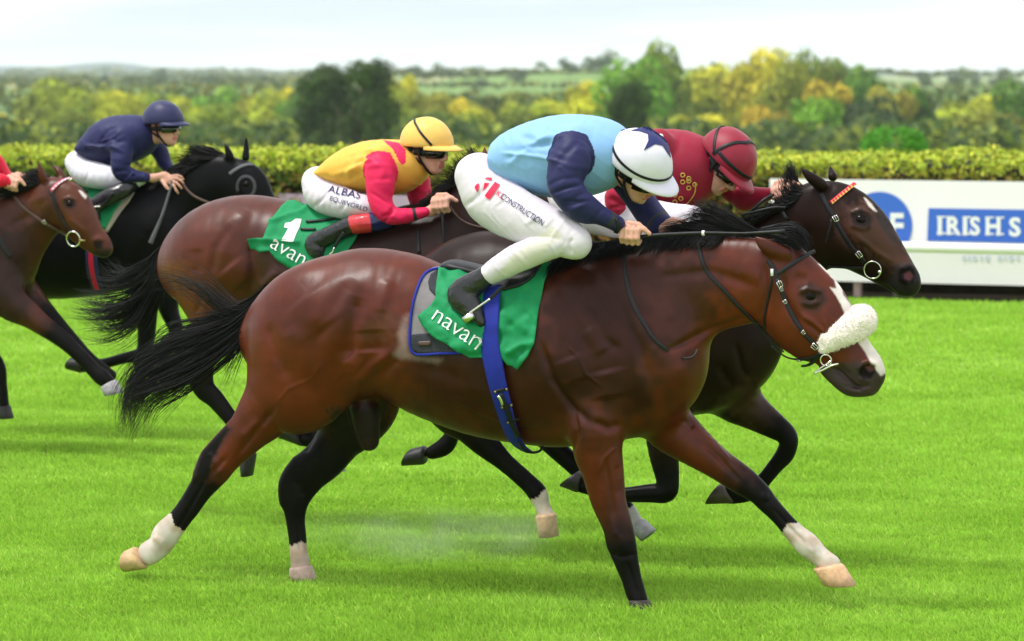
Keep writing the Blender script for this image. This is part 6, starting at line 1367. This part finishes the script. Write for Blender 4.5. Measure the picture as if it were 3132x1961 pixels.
OL = (.24, .31, .020); YG = (.42, .46, .022); YE = (.56, .53, .024); OR = (.47, .37, .03); GR = (.11, .23, .018); DG = (.036, .070, .007); BR = (.31, .31, .03); BG = (.18, .37, .020); FG = (.12, .17, .07)
TL = [  # px, top y, width px, distance, colour, kind, label
    (155, 238, 190, 560, OL, 0, 'broad olive tree rising highest at the far left'), (40, 345, 190, 430, YE, 0, 'low yellow tree at the left edge behind the hedge'), (290, 275, 150, 520, YG, 0, 'yellow green tree above the back of the navy jockey'),
    (230, 330, 150, 470, OL, 0, 'smaller olive tree between the far left trees and the navy jockey'), (400, 276, 150, 540, YG, 0, 'yellow tinted tree behind the navy cap, left of it'), (497, 262, 140, 560, OL, 0, 'olive crown showing just above the navy cap'),
    (585, 300, 130, 500, YG, 0, 'rounded yellow green tree right of the navy cap'), (680, 264, 150, 600, BG, 0, 'green tree with a rust tint right of the navy cap'), (668, 320, 170, 450, OL, 0, 'dark based olive tree over the ears of the black horse'), (790, 278, 140, 560, YG, 0, 'pale green tree left of the two dark yews'),
    (872, 270, 130, 580, YE, 0, 'golden tree close against the left yew'), (800, 350, 170, 430, OL, 0, 'low olive tree at the foot of the left yew'), (915, 262, 120, 520, GR, 0, 'mid green tree touching the left yew'),
    (1015, 204, 205, 300, DG, 1, 'wide dark yew, left one of the dark pair'), (1122, 196, 150, 290, DG, 1, 'tall dark yew, right one of the dark pair'),
    (1235, 262, 130, 520, YG, 0, 'yellow green tree right beside the dark yews'), (1235, 225, 95, 640, YG, 0, 'slim pale tree rising behind the yews'), (1350, 268, 150, 560, BR, 0, 'russet brown tree above the yellow cap'), (1270, 330, 170, 440, OL, 0, 'olive tree just left of the yellow cap'),
    (1455, 302, 150, 540, YE, 0, 'amber tree between the yellow cap and the blue jacket'), (1400, 345, 170, 430, OL, 0, 'low green tree right of the yellow cap'), (1540, 285, 150, 640, BR, 0, 'brownish tree left above the blue jacket'), (1620, 310, 160, 560, OL, 0, 'dull olive tree behind the back of the blue jacket'),
    (1700, 288, 150, 520, YG, 0, 'yellow green tree above the blue jacket'), (1805, 250, 150, 500, YE, 0, 'bright yellow tree left of the dark cone'), (1932, 252, 125, 300, DG, 1, 'narrow dark cone shaped yew above the white cap'),
    (1925, 178, 175, 480, BG, 0, 'tall green tree behind the dark cone'), (2010, 134, 175, 520, OL, 0, 'tallest dark olive tree in the middle of the skyline'), (2145, 192, 190, 560, YG, 0, 'pale olive tree between the tallest tree and the golden one'), (2120, 340, 170, 400, YE, 0, 'low yellow bush above the maroon cap'),
    (2292, 150, 150, 480, (.56, .52, .04), 0, 'tall golden yellow tree right of the maroon cap'), (2388, 148, 150, 540, YG, 0, 'light green crown behind the golden tree'), (2420, 192, 160, 460, BR, 0, 'brown tinged tree right of the golden tree'), (2505, 160, 165, 520, OL, 0, 'tall olive tree in the right hand clump'),
    (2560, 178, 110, 560, GR, 0, 'small green crown at the top of the right hand clump'), (2540, 228, 140, 440, OR, 0, 'rust orange tree inside the right hand clump'), (2380, 328, 180, 380, OR, 0, 'rounded orange tree low behind the hedge'), (2660, 200, 170, 470, GR, 0, 'dark green tree at the right end of the clump'),
    (2510, 300, 170, 370, BG, 0, 'fresh green tree low in the right hand clump'), (2620, 300, 200, 400, (.05, .085, .02), 0, 'very dark green tree under the right hand clump'), (2716, 262, 140, 420, BR, 0, 'russet tree above the round clipped bush'), (2790, 252, 130, 430, GR, 0, 'dull green tree right of the russet one'),
    (2985, 292, 200, 480, YG, 0, 'yellow green tree above the lettered board'), (2875, 345, 180, 420, OL, 0, 'olive tree left above the lettered board'), (3115, 245, 170, 430, GR, 0, 'green tree at the right edge'), (3040, 340, 200, 380, BR, 0, 'brownish tree low near the right edge')]
for i, (px, tp, wd, ds, col, kd, lb) in enumerate(TL): tree(px, tp, wd, ds, col, lb, kind=kd, k=i, bottom=(510 if kd == 1 else 515))
# undergrowth at the tree feet, one dark mass nobody could count
n = 25000; px_ = rng.uniform(-900, 4050, n); ds = rng.uniform(350, 420, n); py_ = 375+105*rng.rand(n)**.8+18*vnoise(np.stack([px_/60, ds*0, ds*0], 1), 3)
P = np.array([at(a, b, d-15) for a, b, d in zip(px_, py_, ds)]); Q, F = leaf_mesh(P, np.tile([0, -.6, .8], (n, 1)), 1.5, rng, .7)
c = np.where((rng.rand(n) < .3)[:, None], np.array([.22, .26, .02]), np.array([.045, .085, .010]))*rng.uniform(.6, 1.3, n)[:, None]; uo = obj('undergrowth', Q, F, M['leaf'], cols=np.repeat(c, 4, 0), smooth=False); uo['kind'] = 'stuff'
# clipped round bush just behind the hedge
bsh = empty('clipped_bush', at(2735, 500, 44)*[1, 1, 0], 'smooth clipped green bush showing over the hedge at the right', 'bush')
n = 5200; d = rng.randn(n, 3); d /= np.linalg.norm(d, axis=1)[:, None]; d[:, 2] = np.abs(d[:, 2]); c0 = at(2735, 470, 44); pw = np.sign(d)*np.abs(d)**.55
P = np.array([c0[0], c0[1], 0])+pw*np.array([.62, .62, at(2735, 396, 44)[2]])*(1+.03*rng.randn(n))[:, None]
Q, F = leaf_mesh(P, d, .06, rng, .5); obj('leaves', Q, F, M['leaf'], bsh, cols=np.repeat(np.array([.075, .27, .018])*rng.uniform(.6, 1.4, n)[:, None], 4, 0), smooth=False)
# far trees on the hillside: small ones, and hedgerows that read as one mass
FT = [(497, 206, 60, 1500, 'tall grey green tree far off on the plain'), (662, 222, 90, 1500, 'far grove crown on the plain left of the yews'), (1165, 192, 90, 1300, 'far tree on the ridge just right of the yews'), (1265, 196, 80, 1350, 'far dark tree on the ridge above the yellow cap'), (1350, 188, 60, 1350, 'pointed far tree on the ridge'), (1450, 200, 100, 1400, 'low far tree on the middle of the ridge'),
      (1580, 212, 80, 1200, 'far tree beside the pale hill field'), (1650, 186, 50, 1500, 'lone small tree on the skyline between the ridge groups'), (1740, 176, 80, 1300, 'left tree of the high ridge grove'), (1800, 172, 90, 1350, 'middle tree of the high ridge grove'), (1845, 148, 90, 1300, 'highest tree of the far ridge grove'), (2200, 188, 60, 1300, 'far crown seen between the tall trees'),
      (2828, 212, 60, 1100, 'far tree standing alone right of the clump'), (2935, 203, 80, 1050, 'dark far tree on the right hand slope'), (3073, 206, 90, 1050, 'far tree on the right hand slope near the edge'), (2985, 215, 50, 1300, 'small far tree between the two slope trees'), (1480, 235, 60, 1150, 'small tree at the foot of the hill field'), (1420, 262, 100, 900, 'dark tree below the hill field')]
for i, (px, tp, wd, ds, lb) in enumerate(FT): tree(px, tp, wd, ds, FG, lb, kind=2, k=i, bottom=tp+wd*.85+12, group='far trees on the hillside')
Pp = []
for (x0, x1, y0, y1, ds, nn) in ((-900, 4100, 252, 262, 1150, 1900), (1180, 1900, 214, 238, 1350, 800), (-200, 1000, 226, 240, 2600, 900), (-200, 950, 236, 262, 1500, 1300), (2650, 3350, 218, 232, 1500, 400), (1150, 2000, 285, 330, 760, 1100), (2750, 3350, 262, 330, 720, 900), (-200, 1000, 215, 226, 4200, 700), (-900, 1000, 262, 330, 720, 3000), (1000, 4100, 300, 380, 620, 3600), (-900, 1000, 310, 390, 600, 2300)):
    x = rng.uniform(x0, x1, nn); y = rng.uniform(y0, y1, nn)+6*vnoise(np.stack([x/45, 0*x, 0*x+ds], 1), 3)
    Pp.append((np.array([at(a, b, ds-15) for a, b in zip(x, y)]), ds))
VV, FF, CC = [], [], []
for P, ds in Pp:
    Q, F = leaf_mesh(P, np.tile([0, -.6, .8], (len(P), 1)), ds*.0019, rng, .8); FF.append(F+sum(len(v) for v in VV)); VV.append(Q); CC.append(np.repeat(np.where((rng.rand(len(P)) < (.3 if ds > 640 else 0))[:, None], np.array([.30, .29, .04]), (np.array([.11, .16, .025]) if ds > 640 else np.array([.060, .105, .014])))*rng.uniform(.6, 1.3, len(P))[:, None], 4, 0))  # nearer rows all dark green, painting in the shade between the crowns
fw = obj('far_woodland', np.concatenate(VV), np.concatenate(FF), M['leaf'], cols=np.concatenate(CC), smooth=False, base=(0, 1000, 0)); fw['kind'] = 'stuff'
# blue hills
def hills(prof, Y, mat):
    x = np.linspace(-900, 4000, 140); y = np.interp(x, [p[0] for p in prof], [p[1] for p in prof]); V = []
    for a, b in zip(x, smooth_rows(y[:, None], 6)[:, 0]):
        t = at(a, b, Y); V += [np.array([t[0], Y-1600, -20]), np.array([t[0], Y-500, t[2]*.72]), t, np.array([t[0], Y+900, -20])]
    F = [(i*4+k, (i+1)*4+k, (i+1)*4+k+1, i*4+k+1) for i in range(139) for k in range(3)]; return obj('hills', np.array(V), np.array(F), mat, base=(0, Y, 0))
hm = noisy('far_hill', (.05, .075, .085), .9, .1, .002, .3)
hills([(-900, 203), (0, 202), (60, 201), (160, 208), (240, 198), (300, 187), (350, 184), (400, 192), (460, 208), (560, 216), (660, 214), (760, 210), (860, 215), (950, 222), (1100, 226), (1600, 222), (1800, 222), (2300, 226), (2650, 222), (2720, 212), (2780, 216), (2900, 220), (3132, 216), (4000, 210)], 6800, hm)['kind'] = 'structure'
# air
M['air'] = bpy.data.materials.new('air'); M['air'].use_nodes = True; nt = M['air'].node_tree; nt.nodes.clear()
pv = node(nt, 'ShaderNodeVolumePrincipled'); pv.inputs['Color'].default_value = (.84, .925, 1.0, 1); pv.inputs['Density'].default_value = 1.15e-4; pv.inputs['Anisotropy'].default_value = .2
mo = node(nt, 'ShaderNodeOutputMaterial'); nt.links.new(pv.outputs[0], mo.inputs['Volume'])
mb = MB(); mb.box((0, 4650, 30), (14000, 9800, 110)); hz = mb.obj('haze', M['air'], smooth=False); hz['kind'] = 'stuff'

# fine spray of turf dust hanging behind the near hind leg
m = M['dust'] = bpy.data.materials.new('dust'); m.use_nodes = True; nt = m.node_tree; nt.nodes.clear(); L = nt.links.new
tc = node(nt, 'ShaderNodeTexCoord'); sv = node(nt, 'ShaderNodeVectorMath', operation='LENGTH'); mpd = node(nt, 'ShaderNodeMapping'); mpd.inputs['Location'].default_value = (-1, -1, -1); mpd.inputs['Scale'].default_value = (2, 2, 2)
L(tc.outputs['Generated'], mpd.inputs['Vector']); L(mpd.outputs[0], sv.inputs[0]); mr = node(nt, 'ShaderNodeMapRange'); mr.inputs['From Min'].default_value = 1.0; mr.inputs['From Max'].default_value = .2; L(sv.outputs['Value'], mr.inputs['Value'])
nz = node(nt, 'ShaderNodeTexNoise', Scale=3.5, Detail=4.0); L(tc.outputs['Object'], nz.inputs['Vector']); m2 = node(nt, 'ShaderNodeMapRange'); m2.inputs['From Min'].default_value = .42; m2.inputs['From Max'].default_value = .72; L(nz.outputs['Fac'], m2.inputs['Value'])
mu = node(nt, 'ShaderNodeMath', operation='MULTIPLY'); L(mr.outputs[0], mu.inputs[0]); L(m2.outputs[0], mu.inputs[1]); m3 = node(nt, 'ShaderNodeMath', operation='MULTIPLY'); m3.inputs[1].default_value = 1.5; L(mu.outputs[0], m3.inputs[0])
pv = node(nt, 'ShaderNodeVolumePrincipled'); pv.inputs['Color'].default_value = (.93, .95, .90, 1); L(m3.outputs[0], pv.inputs['Density']); mo = node(nt, 'ShaderNodeOutputMaterial'); L(pv.outputs[0], mo.inputs['Volume'])
bmm = bmesh.new(); bmesh.ops.create_uvsphere(bmm, u_segments=24, v_segments=14, radius=1.0); v = np.array([q.co[:] for q in bmm.verts]); f = [tuple(x.index for x in q.verts) for q in bmm.faces]; bmm.free()
c = at(1330, 1590, .75); dv = obj('dust_spray', v*np.array([.78, .34, .15])+np.array([c[0], .75, .165]), f, m, base=(c[0], .75, .165)); dv['kind'] = 'stuff'
